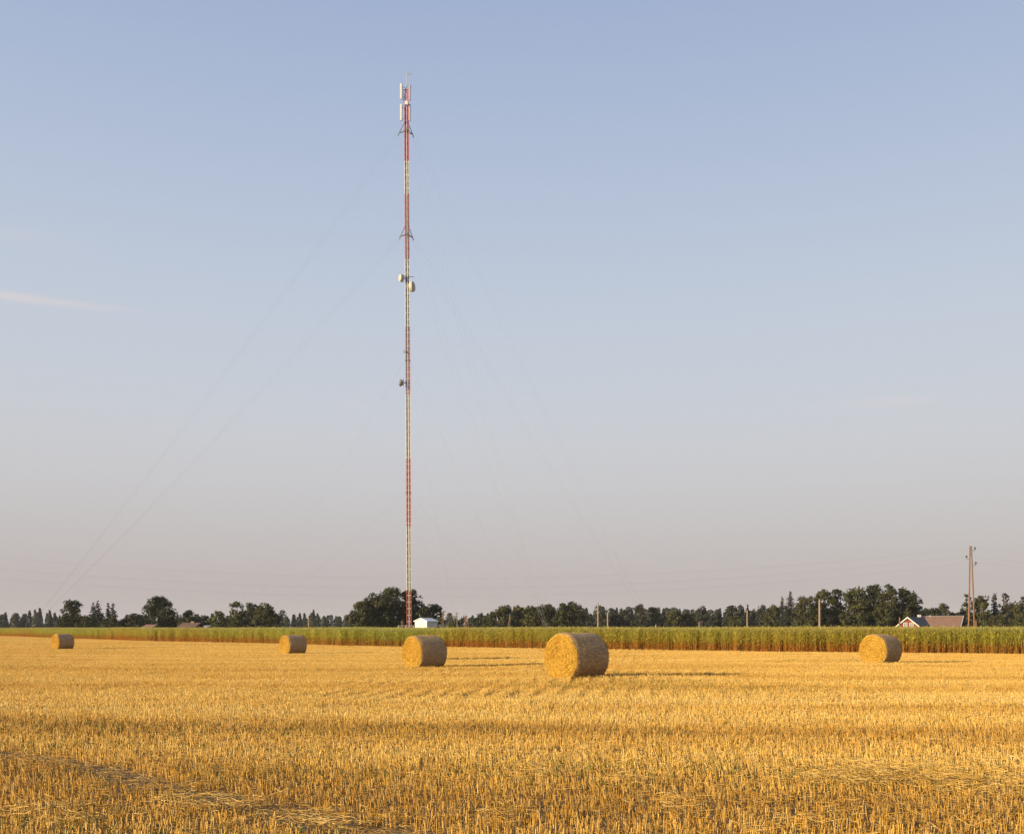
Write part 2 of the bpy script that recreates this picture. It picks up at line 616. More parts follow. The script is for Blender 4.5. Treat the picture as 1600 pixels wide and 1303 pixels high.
def field_fields(x, y):
    """the lie of the land: combine passes running across the view, patches, weeds, lean of the stems"""
    u, v = x * cR + y * sR, -x * sR + y * cR
    band = 0.5 + 0.5 * np.sin(v * 2 * math.pi / 5.6 + 2.2 * fbm(u * .03, v * .08, 5) + 0.9)
    tone = 0.30 * band + 0.55 * fbm(u * .10, v * .42, 11) + 0.25 * fbm(u * .9, v * 1.6, 23)
    tone = (tone - .24) * 1.15 + .07
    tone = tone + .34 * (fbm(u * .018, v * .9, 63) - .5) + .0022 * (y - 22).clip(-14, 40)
    pale = np.exp(-((v - 19.5 - 1.2 * np.sin(u * .2)) / 2.2) ** 2)
    tone = tone + 0.28 * pale
    weed = fbm(u * .12 + 40, v * .5 + 9, 31)
    lx = (fbm(u * .15, v * .45, 41) - .5) * 0.9 - 0.10
    ly = (fbm(u * .15, v * .45, 57) - .5) * 0.7 + 0.25 * pale
    ph = (v + 1.1 * (fbm(u * .012, v * .05, 71) - .5)) % 5.9
    wheel = np.exp(-((ph - 1.0) / .28) ** 2) + np.exp(-((ph - 2.9) / .28) ** 2)
    wheel = wheel * np.clip((y - 17) / 8, 0, 1) * (fbm(u * .05, v * .3, 83) > .42)
    tone = tone - .15 * wheel
    return np.clip(tone, 0, 1), weed, lx, ly, wheel


P, R, SC, IDX, TN = [], [], [], [], []
tiles = []
for size, y0, y1, pad, nplain in ((0.25, 5.0, 19.0, 2.0, 8), (0.5, 19.0, 230.0, 2.0, 6)):
    first = len(tiles)
    for k in range(nplain):
        tiles.append((stubble_tile(size, 'plain'), M['straw']))
    for k in range(4):
        tiles.append((stubble_tile(size, 'litter'), M['straw']))
    for k in range(3):
        tiles.append((stubble_tile(size, 'weed'), M['straw']))
    x, y = field_points(size, y0, y1, pad)
    tone, weed, lx, ly, band = field_fields(x, y)
    td = track_dist(x, y)
    k = td > 0.24 + 0.06 * fbm(x * 3, y * 3, 77)
    x, y, tone, weed, lx, ly, band, td = (q[k] for q in (x, y, tone, weed, lx, ly, band, td))
    n = len(x)
    near = np.clip((0.55 - td) / 0.3, 0, 1)
    idx = first + rng.integers(0, nplain, n)
    lit = rng.random(n) < (0.12 + 0.5 * (fbm(x * .35, y * .9, 91) > .60) + near * .5)
    idx[lit] = first + nplain + rng.integers(0, 4, lit.sum())
    wd = rng.random(n) < np.clip((weed - .64) * 6, 0, .9)
    idx[wd] = first + nplain + 4 + rng.integers(0, 3, wd.sum())
    hs = (0.72 + 0.42 * fbm(x * .5, y * .9, 101) + rng.uniform(-.06, .06, n)) * (1 - .45 * np.clip(band, 0, 1))
    flip = np.where(rng.random(n) < .5, -1.0, 1.0)
    rz = ROW + np.where(rng.random(n) < .5, math.pi, 0)
    P.append(np.stack([x + rng.uniform(-.02, .02, n), y + rng.uniform(-.02, .02, n), gz(x, y)], 1))
    # lean: rotate about x and y after the turn about z (euler XYZ applies x first, so compensate for the half turn)
    sg = np.where(np.abs(rz - ROW) > 1, -1.0, 1.0)
    R.append(np.stack([-ly * sg * .6, lx * sg * .6, rz], 1))
    SC.append(np.stack([flip, np.ones(n), hs], 1))
    IDX.append(idx)
    TN.append(np.clip(tone + rng.normal(0, .06, n), 0, 1))
P, R, SC, IDX, TN = (np.concatenate(q) for q in (P, R, SC, IDX, TN))
instancer('stubble', tiles, P, R, SC, IDX, TN, 'golden cut grain stubble covering the harvested field')

# ------------------------------------------------------------------ loose straw: flattened in the wheel track and left in wisps
def curved_straws(C, ang, L, z0, lift, cols, r=.0021):
    """three-piece bent straws lying about"""
    n = len(C)
    parts = []
    bend = rng.normal(0, .35, n)
    p = np.stack([C[:, 0] - np.cos(ang) * L / 2, C[:, 1] - np.sin(ang) * L / 2, z0], 1)
    for s in range(3):
        a = ang + bend * (s - 1)
        up = lift * rng.normal(0, 1, n) * L / 3
        q = p + np.stack([np.cos(a) * L / 3, np.sin(a) * L / 3, up], 1)
        q[:, 2] = np.maximum(q[:, 2], gz(q[:, 0], q[:, 1]) + .004)
        parts.append(prisms(p, q, np.full(n, r), np.full(n, r), cols))
        p = q
    return parts


parts = []
seg = np.diff(TR, axis=0)
sl = np.hypot(seg[:, 0], seg[:, 1])
n = 7000
si = rng.choice(len(seg), n, p=sl / sl.sum())
t = rng.random(n)
off = rng.normal(0, .17, n)
dirx, diry = seg[si, 0] / sl[si], seg[si, 1] / sl[si]
C = np.stack([TR[si, 0] + seg[si, 0] * t - diry * off, TR[si, 1] + seg[si, 1] * t + dirx * off], 1)
ang = np.arctan2(diry, dirx) + rng.normal(0, .45, n)
zz = gz(C[:, 0], C[:, 1]) + rng.uniform(.004, .03, n)
parts += curved_straws(C, ang, rng.uniform(.05, .18, n), zz - .002, .08, straw_cols(n) * np.array([[.64, .60, .54]]), .0018)
WISP = [(1375, 1222, 150, 14, 1500, .10), (1480, 1232, 70, 10, 420, .08), (1560, 1240, 70, 12, 330, .07), (830, 1212, 55, 8, 260, .06), (990, 1225, 50, 9, 220, .06),
        (560, 1160, 70, 6, 260, .05), (700, 1180, 90, 8, 300, .05), (950, 1175, 70, 6, 200, .05), (1110, 1190, 60, 6, 160, .05),
        (60, 1280, 120, 18, 520, .07), (330, 1262, 100, 14, 420, .07), (230, 1180, 80, 9, 220, .05), (500, 1290, 90, 12, 300, .06),
        (1290, 1290, 90, 14, 260, .06), (1150, 1135, 90, 5, 220, .05), (640, 1128, 110, 5, 240, .05), (1480, 1162, 80, 6, 220, .05),
        (20, 1085, 60, 4, 160, .05), (1060, 1262, 60, 10, 180, .06), (420, 1120, 100, 5, 180, .05), (770, 1275, 60, 9, 120, .05)]
for wi_, (px, py, hw, hh, n, z) in enumerate(WISP):
    n = int(n * (.9 if wi_ == 0 else .45))
    z *= .8
    pp = px + rng.normal(0, hw * .55, n)
    qq = py + rng.normal(0, hh * .55, n)
    d = CAMH * F / np.maximum(qq - HZ, 20) * .97
    C = np.stack([(pp - 800) / F * d, d], 1)
    ang = rng.normal(-.12, 1.0, n)
    zz = gz(C[:, 0], C[:, 1]) + np.abs(rng.normal(z, .045, n)) + .02
    parts += curved_straws(C, ang, rng.uniform(.06, .20, n), zz, .22, straw_cols(n) * .98, .0018)
for px, d, n in ((901, 28.1, 420), (663.5, 40.2, 260), (458, 65.8, 140), (98, 82.0, 100), (1376, 43.6, 240)):      # spilled round the bales
    a_ = rng.uniform(0, 6.28, n)
    q_ = np.abs(rng.normal(.75, .30, n))
    C = np.stack([wx(px, d) + np.cos(a_) * q_, d + np.sin(a_) * q_], 1)
    parts += curved_straws(C, rng.uniform(0, 6.28, n), rng.uniform(.06, .2, n), gz(C[:, 0], C[:, 1]) + rng.uniform(.03, .14, n), .25, straw_cols(n), .0024)
n = 5200        # single straws scattered on top of the stubble
d = np.sqrt(rng.uniform(6.0 ** 2, 48.0 ** 2, n))
C = np.stack([rng.uniform(-.58, .58, n) * d, d], 1)
parts += curved_straws(C, rng.uniform(0, 6.28, n), rng.uniform(.05, .17, n), gz(C[:, 0], C[:, 1]) + rng.uniform(.04, .11, n), .25, straw_cols(n))
ls = obj('loose_straw', mesh_np('loose_straw', *merge(parts)), M['straw'])
ls_m = plant_mat('loose_straw_blades', None, 0.06)
ls.data.materials.clear()
ls.data.materials.append(ls_m)
tag(ls, 'loose and flattened straw lying in wisps and in the wheel track', kind='stuff')

# ------------------------------------------------------------------ standing crop
HUT_D, MAST_D = 133.0, 137.0


def crop_tile(size, n, lo, nleaf):
    """stalks: rusty below, green and leafy above, buff seed heads on top"""
    parts = []
    x, y = rng.uniform(-size / 2, size / 2, (2, n))
    h = rng.normal(1.60, .10, n)
    lean = rng.normal(0, .05, (n, 2))
    A = np.stack([x, y, np.full(n, lo)], 1)
    B = np.stack([x + lean[:, 0] * h, y + lean[:, 1] * h, h], 1)
    mid = A + (B - A) * rng.uniform(.24, .48, (n, 1))
    rust = np.array([[.54, .29, .06]]) * rng.uniform(.55, 1.35, (n, 1)) + rng.uniform(0, .05, (n, 1)) * np.array([[1, .8, .3]])
    yel = rng.random(n) < .5
    rust[yel] = np.array([[.48, .34, .11]]) * rng.uniform(.8, 1.1, (yel.sum(), 1))
    green = np.array([[.38, .36, .06]]) * rng.uniform(.7, 1.25, (n, 1))
    parts.append(prisms(A, mid, np.full(n, .007), np.full(n, .006), rust))
    parts.append(prisms(mid, B, np.full(n, .006), np.full(n, .003), green))
    for part in range(nleaf):
        s = rng.random(n)
        f = 0.03 + .95 * s ** .78 if lo < .3 else .62 + .36 * s
        c = A + (B - A) * f[:, None]
        loose = rng.random(n) < np.clip((f - .25) * 2.2, 0, .85)      # foliage of neighbouring stalks runs together
        c[loose, :2] = rng.uniform(-size / 2, size / 2, (loose.sum(), 2))
        az = rng.uniform(0, 6.28, n)
        U = np.stack([np.cos(az) * .075, np.sin(az) * .075, rng.uniform(-.02, .10, n)], 1) * rng.uniform(.6, 1.2, (n, 1))
        W = np.cross(U, [0, 0, 1.0])
        W = W / np.linalg.norm(W, axis=1, keepdims=True) * rng.uniform(.012, .028, (n, 1))
        hz_ = c[:, 2]
        tt = np.clip((hz_ - .46 + rng.normal(0, .17, n)) / .34, 0, 1)[:, None]
        col = np.array([[.56, .28, .05]]) * rng.uniform(.6, 1.3, (n, 1)) * (1 - tt) + np.array([[.54, .51, .11]]) * rng.uniform(.7, 1.25, (n, 1)) * tt
        top = (hz_ > 1.46 + rng.normal(0, .06, n))[:, None]
        col = np.where(top, np.array([[.44, .40, .12]]) * rng.uniform(.8, 1.2, (n, 1)), col)
        parts.append(cards(c + U * .7, U, W, col))
    return mesh_np('crop_patch', *merge(parts))


tiles = [(crop_tile(1.3, 56, -.03, 42), M['crop']) for k in range(8)] + [(crop_tile(2.5, 170, .9, 9), M['crop']) for k in range(6)]
pxs = np.linspace(-420, 2000, 4000)
P, SC, IDX, TN = [], [], [], []
ex, ey = (pxs - 800) / F * crop_d(pxs), crop_d(pxs)
L = np.concatenate([[0], np.cumsum(np.hypot(np.diff(ex), np.diff(ey)))])
for row in range(10):
    s = np.arange(0, L[-1], .55) + rng.uniform(0, .5)
    s = s + rng.uniform(-.3, .3, len(s))
    s = np.sort(np.clip(s, 0, L[-1]))
    x, y = np.interp(s, L, ex), np.interp(s, L, ey)
    tx, ty = np.gradient(x), np.gradient(y)
    tn = np.maximum(np.hypot(tx, ty), 1e-6)
    nxn, nyn = -ty / tn, tx / tn          # points away from the camera
    o_ = .35 + row * .68 + rng.uniform(-.25, .25, len(s))
    x, y = x + nxn * o_, y + nyn * o_
    P.append(np.stack([x, y, gz(x, y)], 1))
    hh = .93 + .12 * fbm(s * .12, s * 0 + row * .2, 8) + rng.uniform(-.015, .015, len(s))
    SC.append(np.stack([np.ones(len(s)), np.ones(len(s)), hh], 1))
    IDX.append(rng.integers(0, 8, len(s)))
    TN.append(np.clip(1.5 * fbm(s * .07, s * 0 + row * .1, 14) - .3 + rng.normal(0, .03, len(s)), 0, 1))
a = np.arange(-190, 190, 2.3)
x, y = np.meshgrid(a, np.arange(50, 262, 2.3))
x, y = x.ravel() + rng.uniform(-.4, .4, x.size), y.ravel() + rng.uniform(-.4, .4, y.size)
hx, mx_ = wx(664, HUT_D), wx(638, MAST_D)
k = (inside_crop(x, y) > 7.0) & (np.abs(x) < .56 * y + 4)
clear = (x > mx_ - 4.0) & (x < hx + 7.5) & (y > HUT_D - 5) & (y < MAST_D + 6)
k &= ~clear
x, y = x[k], y[k]
P.append(np.stack([x, y, gz(x, y)], 1))
SC.append(np.stack([np.ones(len(x)), np.ones(len(x)), .94 + .10 * fbm(x * .1, y * .1, 8)], 1))
IDX.append(rng.integers(8, 14, len(x)))
TN.append(np.clip(1.4 * fbm(x * .05, y * .05, 14) - .2, 0, 1))
P, SC, IDX, TN = (np.concatenate(q) for q in (P, SC, IDX, TN))
R = np.stack([np.zeros(len(P)), np.zeros(len(P)), rng.uniform(0, 6.28, len(P))], 1)
instancer('standing_crop', tiles, P, R, SC, IDX, TN, 'tall green standing crop with rusty stalks behind the stubble')
#@@REST
# ------------------------------------------------------------------ round straw bales
def bale_mats():
    m = bpy.data.materials.new('straw_end_grain')
    m.use_nodes = True
    n, l = m.node_tree.nodes, m.node_tree.links
    b = n['Principled BSDF']
    b.inputs['Roughness'].default_value = .75
    b.inputs['Specular IOR Level'].default_value = .2
    tc = n.new('ShaderNodeTexCoord')
    no = n.new('ShaderNodeTexNoise')
    no.inputs['Scale'].default_value = 26
    no.inputs['Detail'].default_value = 6
    no.inputs['Roughness'].default_value = .7
    l.new(tc.outputs['Object'], no.inputs['Vector'])
    rp = n.new('ShaderNodeValToRGB')
    rp.color_ramp.elements[0].position, rp.color_ramp.elements[1].position = .3, .68
    rp.color_ramp.elements[0].color = (.46, .28, .045, 1)
    rp.color_ramp.elements[1].color = (.72, .48, .09, 1)
    l.new(no.outputs['Fac'], rp.inputs[0])
    l.new(rp.outputs[0], b.inputs['Base Color'])
    bp = n.new('ShaderNodeBump')
    bp.inputs['Strength'].default_value = .8
    bp.inputs['Distance'].default_value = .03
    l.new(no.outputs['Fac'], bp.inputs['Height'])
    l.new(bp.outputs[0], b.inputs['Normal'])
    w = pm('bale_net_wrap', (.20, .130, .062), (.50, .335, .16), 22, .7, .7, 50, stretch=(.35, 1, 1))
    return m, w


M['end'], M['wrap'] = bale_mats()
BR, BL = .675, 1.22
bale_straw_mat = plant_mat('bale_straw_blades', None, .15)


def bale_meshes(seed):
    r_ = np.random.default_rng(seed)
    nseg, nl = 72, 18
    th = np.arange(nseg) / nseg * 2 * math.pi
    lump = 1 + .020 * np.sin(th * 2 + r_.uniform(0, 6)) + .012 * np.sin(th * 5 + r_.uniform(0, 6)) + .009 * np.sin(th * 9 + r_.uniform(0, 6))
    # wrapped side, slightly barrelled, flattened where it rests
    V = []
    for i in range(nl + 1):
        t = i / nl * 2 - 1
        prof = 1 - .055 * max(0, abs(t) - .86) / .14 * max(0, abs(t) - .86) / .14 - .008 * t * t
        rr = BR * prof * lump * (1 + .006 * np.sin(th * 3 + t * 4))
        yy, zz = rr * np.cos(th), rr * np.sin(th)
        zz = np.maximum(zz, -BR + .055)
        V.append(np.stack([np.full(nseg, t * BL / 2), yy, zz + BR - .055], 1))
    V = np.concatenate(V)
    i0 = (np.arange(nl)[:, None] * nseg + np.arange(nseg)[None])
    i1 = (np.arange(nl)[:, None] * nseg + (np.arange(nseg)[None] + 1) % nseg)
    side = mesh_np('net_wrap', V, np.stack([i0.ravel(), (i0 + nseg).ravel(), (i1 + nseg).ravel(), i1.ravel()], 1), smooth=True)
    # end: wound spiral relief
    ends, straws = [], []
    for s in (-1, 1):
        rings = 26
        V = []
        for j in range(rings + 1):
            fr = j / rings
            rr = BR * (1 - .055 - .008) * fr * lump * (1 - .03 * r_.random(nseg) * (fr < 1))
            yy, zz = rr * np.cos(th), rr * np.sin(th)
            zz = np.maximum(zz, -BR + .055)
            rel = .014 * np.sin(fr * 34 + th * 1.0 + r_.normal(0, .5)) + r_.normal(0, .014, nseg) 
            rel = rel * min(1, (1 - fr) * 6)
            V.append(np.stack([s * (BL / 2 + rel), yy, zz + BR - .055], 1))
        V = np.concatenate(V)
        i0 = (np.arange(rings)[:, None] * nseg + np.arange(nseg)[None])
        i1 = (np.arange(rings)[:, None] * nseg + (np.arange(nseg)[None] + 1) % nseg)
        fc = np.stack([i0.ravel(), (i0 + nseg).ravel(), (i1 + nseg).ravel(), i1.ravel()], 1)
        if s > 0:
            fc = fc[:, ::-1]
        ends.append(mesh_np('straw_end', V, fc, smooth=True))
        n = 6000
        fr = np.sqrt(r_.random(n)) * .985
        t = r_.uniform(0, 6.28, n)
        rr = BR * .935 * fr
        c = np.stack([s * (BL / 2 + .011 * np.sin(fr * 34 + t) + r_.uniform(.004, .035, n)), rr * np.cos(t), np.maximum(rr * np.sin(t), -BR + .05) + BR - .055], 1)
        a = t + math.pi / 2 + r_.normal(0, .5, n)
        Ln = r_.uniform(.04, .15, n)
        d = np.stack([s * r_.normal(.12, .22, n), np.cos(a), np.sin(a)], 1) * (Ln / 2)[:, None]
        parts = [prisms(c - d, c + d, np.full(n, .0026), np.full(n, .0020), straw_cols(n) * np.array([[1.16, 1.10, .62]]) * r_.uniform(.72, 1.15, (n, 1)))]
        # ragged fringe round the rim
        n = 420
        t = r_.uniform(0, 6.28, n)
        rr = BR * .945 * r_.uniform(.96, 1.0, n)
        c = np.stack([s * (BL / 2 - r_.uniform(0, .03, n)), rr * np.cos(t), np.maximum(rr * np.sin(t), -BR + .05) + BR - .055], 1)
        d = np.stack([s * r_.uniform(-.3, 1.0, n), np.cos(t) * r_.uniform(.1, 1, n) - np.sin(t) * r_.normal(0, .7, n), np.sin(t) * r_.uniform(.1, 1, n) + np.cos(t) * r_.normal(0, .7, n)], 1) * r_.uniform(.02, .06, (n, 1))
        parts.append(prisms(c, c + d, np.full(n, .003), np.full(n, .002), straw_cols(n) * .7))
        straws.append(mesh_np('straw_fringe', *merge(parts)))
    # stray straws caught on the net
    n = 2200
    t = r_.uniform(0, 6.28, n)
    xx = r_.uniform(-BL / 2 * .95, BL / 2 * .95, n)
    rr = BR * 1.004
    c = np.stack([xx, rr * np.cos(t), np.maximum(rr * np.sin(t), -BR + .05) + BR - .055], 1)
    a = r_.uniform(0, 6.28, n)
    Ln = r_.uniform(.010, .040, n)
    d = np.stack([np.cos(a), -np.sin(t) * np.sin(a) + .25 * np.cos(t), np.cos(t) * np.sin(a) + .25 * np.sin(t)], 1) * Ln[:, None]
    stray = mesh_np('stray_straw', *prisms(c, c + d, np.full(n, .0026), np.full(n, .002), straw_cols(n) * .95))
    return side, ends, straws, stray


BALES = [(901, 28.1, 48, 'nearest and largest round straw bale, in front of the green crop', 0),
         (663.5, 40.2, 48, 'middle sized round straw bale in front of the white hut', 1),
         (666, 51.5, 46, 'round straw bale almost hidden behind another bale, only its top showing', 2),
         (458, 65.8, 48, 'small round straw bale standing alone well left of the mast', 2),
         (98, 82.0, 39, 'smallest, most distant round straw bale at the far left of the field', 0),
         (1376, 43.6, 50, 'round straw bale at the right, in front of the red gabled house', 1)]
bvar = [bale_meshes(100 + i) for i in range(3)]
for px, d, az, label, v in BALES:
    side, ends, straws, stray = bvar[v]
    # local -x is the sunlit end; its outward normal points to (-sin az, -cos az)
    root = empty('straw_bale', ground(px, d) + Vector((0, 0, -.01)), rad(90 - az))
    tag(root, label, 'straw bale', 'round straw bales left on the stubble')
    obj('net_wrap', side, M['wrap'], root)
    for k in (0, 1):
        e = obj('straw_end', ends[k], M['end'], root)
        f = obj('straw_fringe', straws[k], bale_straw_mat, e)
        f['kind'] = 'stuff'
    st = obj('stray_straw', stray, bale_straw_mat, root)
    st['kind'] = 'stuff'

# ------------------------------------------------------------------ guyed radio mast
mb_loc = ground(639.5, MAST_D)
mast = empty('radio_mast', mb_loc)
tag(mast, 'tall slender red and white lattice radio mast held by guy wires', 'radio mast')
PXM = F / MAST_D                                     # photo pixels per metre at the mast
LEAN = -4.2 / 785.0


def mz(py):
    return wz(py, MAST_D) - mb_loc.z


def mp(x, y, z):
    return Vector((x + LEAN * z, y, z))


MW = .60      # face width
HW = MW / 2
LEG = [(-HW, -.02), (HW, -.14), (.02, .45)]        # left, right, and the rear leg
SEC = [(988, 923, 'red', 'red'), (923, 822, 'white', 'white'), (822, 717, 'pale_red', 'faded red'), (717, 615, 'white', 'white'), (615, 510, 'pale_red', 'faded red'),
       (510, 405, 'white', 'white'), (405, 304, 'pale_red', 'faded red'), (304, 252, 'white', 'white'), (252, 140, 'red', 'red')]
bay = 10.25 / PXM
for si_, (yb, yt, mk, nm) in enumerate(SEC):
    z0, z1 = max(0.0, mz(yb)), mz(yt)
    sec = empty('mast_section', (0, 0, 0))
    sec.parent = mast
    sec['label'] = '%s painted lattice section of the mast' % nm
    for (lx_, ly_) in LEG:
        MB().tube([mp(lx_, ly_, z0), mp(lx_, ly_, z1)], .031, 8).build('leg', M[mk], sec)
    k = math.ceil(z0 / bay + 1e-3)
    while k * bay < z1 - .02:
        z = k * bay
        b = MB()
        for i in range(3):
            j = (i + 1) % 3
            b.tube([mp(*LEG[i], z), mp(*LEG[j], z)], .024, 5)
        b.build('rung', M['white'] if yb > 500 else M[mk], sec)
        k += 1
    b = MB()
    k = math.floor(z0 / bay)
    while k * bay < z1:
        za, zb = max(k * bay, z0), min((k + 1) * bay, z1)
        if zb - za > .1:
            for i in range(3):
                j = (i + 1) % 3
                if k % 2:
                    i, j = j, i
                b.tube([mp(*LEG[i], za), mp(*LEG[j], zb)], .009, 4)
        k += 1
    b.build('bracing', M[mk], sec)
ztop = mz(140)
for cx_, cy_, wdt in ((-.15, .14, .07), (.155, .16, .055)):
    b = MB()
    for q in range(3):
        b.tube([mp(cx_ + (q - 1) * wdt * .75, cy_, .1), mp(cx_ + (q - 1) * wdt * .75, cy_, ztop - 2.0)], wdt * .5, 6)
    b.build('feeder_cable', M['cable'], mast)
# antennas at the head
for px, y0, y1, dy in ((627.0, 158, 134, -.45), (627.0, 191, 166, -.45), (639.9, 158, 136, -.22), (639.9, 190, 165, -.22)):
    z0, z1 = mz(y0), mz(y1)
    cx_ = (px - 639.5) / PXM
    b = MB()
    hw_ = .12 if px < 630 else .085
    b.box((cx_ - hw_, dy - .07, z0), (cx_ + hw_, dy + .07, z1))
    pa = b.build('panel_antenna', M['panel' if px < 630 else 'dish'], mast)
    b = MB()
    xi = mp(0, 0, (z0 + z1) / 2).x
    for z in (z0 + .35, z1 - .35):
        b.tube([(cx_, dy, z), (xi + (.1 if cx_ > xi else -.1), .05, z)], .03, 5)
    b.tube([(cx_ + .16, dy + .05, z0 - .15), (cx_ + .16, dy + .05, z1 + .1)], .03, 6)
    b.build('bracket', M['steel'], pa)
b = MB()
zt = mz(113)
b.tube([mp(.02, 0, ztop - .5), mp(.02, 0, zt)], .035, 6)
dpa = b.build('dipole_pole', M['galv'], mast)
for py in (115, 117.3, 133, 135.3):
    z = mz(py)
    x0 = mp(.02, 0, z).x
    MB().tube([(x0, 0, z), (x0 + .72, -.05, z - .08)], .028, 6).build('dipole', M['galv'], dpa)
MB().tube([mp(.35, -.03, mz(133.5)), mp(.35, -.03, mz(150))], .02, 5).build('dipole_drop', M['galv'], dpa)
b = MB()
for py in (141, 148, 156):
    z = mz(py)
    x0 = mp(0, 0, z).x
    b.tube([(x0 - .5, -.1, z), (x0 - .1, 0, z)], .03, 5)
b.tube([mp(-.42, -.1, mz(160)), mp(-.42, -.1, mz(141))], .03, 6)
b.build('mounting_frame', M['steel'], mast)
b = MB()
for q in (-.10, .12):
    b.tube([mp(q, -.12, mz(191)), mp(q, -.12, mz(140))], .05, 6)
b.build('ladder', M['red'], mast)
b = MB()
b.tube([mp(.0, -.14, .2), mp(.0, -.14, mz(195))], .03, 6)
b.build('climbing_rail', M['white'], mast)
z = mz(162.5)
b = MB()
b.box((mp(0, 0, z).x - .18, -.5, z - .35), (mp(0, 0, z).x + .22, -.3, z + .12))
b.build('radio_unit', M['panel'], mast)


# dishes and drums
def dish(px, py, R_, depth, az, kind):
    root = empty('dish_antenna', (0, 0, 0))
    root.parent = mast
    c = Vector(((px - 639.5) / PXM, -.2, mz(py)))
    nrm = Vector((-math.sin(rad(az)), -math.cos(rad(az)), 0))
    u = Vector((nrm.y, -nrm.x, 0))
    w = Vector((0, 0, 1))
    ns = 28

    def ring(off, r):
        return [c + nrm * off + (u * math.cos(2 * math.pi * k / ns) + w * math.sin(2 * math.pi * k / ns)) * r for k in range(ns)]
    if kind == 'drum':
        prof = [(depth * .5, R_), (-depth * .5, R_), (-depth * .62, R_ * .55), (-depth * .75, R_ * .2)]
    else:
        prof = [(depth * .35, R_), (depth * .1, R_ * .98), (-depth * .25, R_ * .78), (-depth * .55, R_ * .42), (-depth * .65, R_ * .15)]
    vs = sum([ring(o_, r) for o_, r in prof], [])
    fs = [(i * ns + k, i * ns + (k + 1) % ns, (i + 1) * ns + (k + 1) % ns, (i + 1) * ns + k) for i in range(len(prof) - 1) for k in range(ns)]
    fs.append(tuple(range((len(prof) - 1) * ns, len(prof) * ns)))
    MB().add(vs, fs, True).build('shell', M['dish'] if kind == 'drum' else M['dishback'], root)
    vs = ring(prof[0][0] + .004, R_ * .985) + ring(prof[0][0] + .03, R_ * .7) + [c + nrm * (prof[0][0] + (.06 if kind == 'drum' else .16))]
    fs = [(k, (k + 1) % ns, ns + (k + 1) % ns, ns + k) for k in range(ns)] + [(ns + k, ns + (k + 1) % ns, 2 * ns) for k in range(ns)]
    MB().add(vs, fs, True).build('cover', M['dish'], root)
    b = MB()
    back = c - nrm * depth * .6
    b.tube([back, mp(-.25 if c.x < mp(0, 0, c.z).x else .28, 0, c.z)], .06, 8)
    b.tube([back + Vector((0, 0, -.5)), back + Vector((0, 0, .5))], .05, 8)
    b.build('mount', M['steel'], root)


dish(627.2, 435.5, .47, .42, 58, 'drum')
dish(644.0, 449, .66, .42, -72, 'drum')
dish(627.0, 598.5, .48, .5, 102, 'dish')
b = MB()
z = mz(550)
b.box((mp(0, 0, z).x - .55, -.4, z - .18), (mp(0, 0, z).x - .3, -.2, z + .16))
b.build('radio_unit', M['galv'], mast)
b = MB()
z = mz(434)
b.tube([mp(-.35, -.4, z), mp(.98, -.3, z)], .035, 6)
b.build('side_arm', M['steel'], mast)

# guy wires: three directions
ANCH = [ground(30, 148.0), ground(1029, 172.0), ground(862, 92.0)]
INNER = [mb_loc + (a - mb_loc) * .44 for a in ANCH]
for a in INNER:
    a.z = float(gz(a.x, a.y))
DIRS = [(a - mb_loc).normalized() for a in ANCH]
for py, arm in ((207, 1.05), (369, .95), (563, .42), (770, .42)):
    z = mz(py)
    for q, d in enumerate(DIRS):
        dd = Vector((d.x, d.y, 0)).normalized()
        side = Vector((-dd.y, dd.x, 0))
        tip = mp(0, 0, z) + dd * arm
        br = empty('guy_bracket', (0, 0, 0))
        br.parent = mast
        b = MB()
        if arm > .6:
            b.tube([mp(0, 0, z + 1.35) + dd * .25, tip], .045, 6)
            b.tube([mp(0, 0, z + .25) + side * .25, tip], .04, 6)
            b.tube([mp(0, 0, z + .25) - side * .25, tip], .04, 6)
            b.tube([tip, tip + dd * .12 - Vector((0, 0, .35))], .06, 6)
        else:
            b.tube([mp(0, 0, z + .15) + dd * .2, tip - Vector((0, 0, .05))], .06, 6)
        b.build('strut', M['steel'], br)
        w0 = tip - Vector((0, 0, .1))
        w1 = (ANCH[q] if py < 500 else INNER[q]) - mb_loc + Vector((0, 0, .15))
        b = MB()
        n_ = 14
        pts = []
        Lh = (w1 - w0).length
        for i in range(n_ + 1):
            t = i / n_
            p = w0.lerp(w1, t)
            p.z -= 4 * t * (1 - t) * Lh * .012
            pts.append(p)
        lanes = (-.45, .45) if arm > .6 else (0,)
        for off in lanes:
            b = MB()
            b.tube([p + side * off * (1 - .8 * i / n_) for i, p in enumerate(pts)], .0052, 4)
            b.build('guy_wire', M['wire'], mast)
for a in ANCH + INNER:
    MB(mb_loc).box(tuple(a + Vector((-.2, -.2, -.3))), tuple(a + Vector((.2, .2, .14)))).build('guy_anchor', M['dishback'], mast)
MB(mb_loc).box(tuple(mb_loc + Vector((-.7, -.7, -.3))), tuple(mb_loc + Vector((.7, .7, .12)))).build('footing', M['dishback'], mast)

# ------------------------------------------------------------------ equipment hut, fence
hc = ground(666, HUT_D)
hut = empty('equipment_hut', hc, 0)
tag(hut, 'small white sheet metal equipment hut beside the foot of the mast', 'hut')
PH = F / HUT_D
hz0, heave, hridge = 0.0, wz(971.2, HUT_D) - hc.z, wz(967.0, HUT_D) - hc.z
# plan: the long lit wall faces left-front, the shaded gable wall faces right-front
ca, sa = math.cos(rad(-33)), math.sin(rad(-33))
LX, LY = 1.95, 1.95


def hp(u, v, z):
    """u along the lit wall (to the right), v away from it"""
    return Vector((u * ca - v * sa, u * sa + v * ca, z))


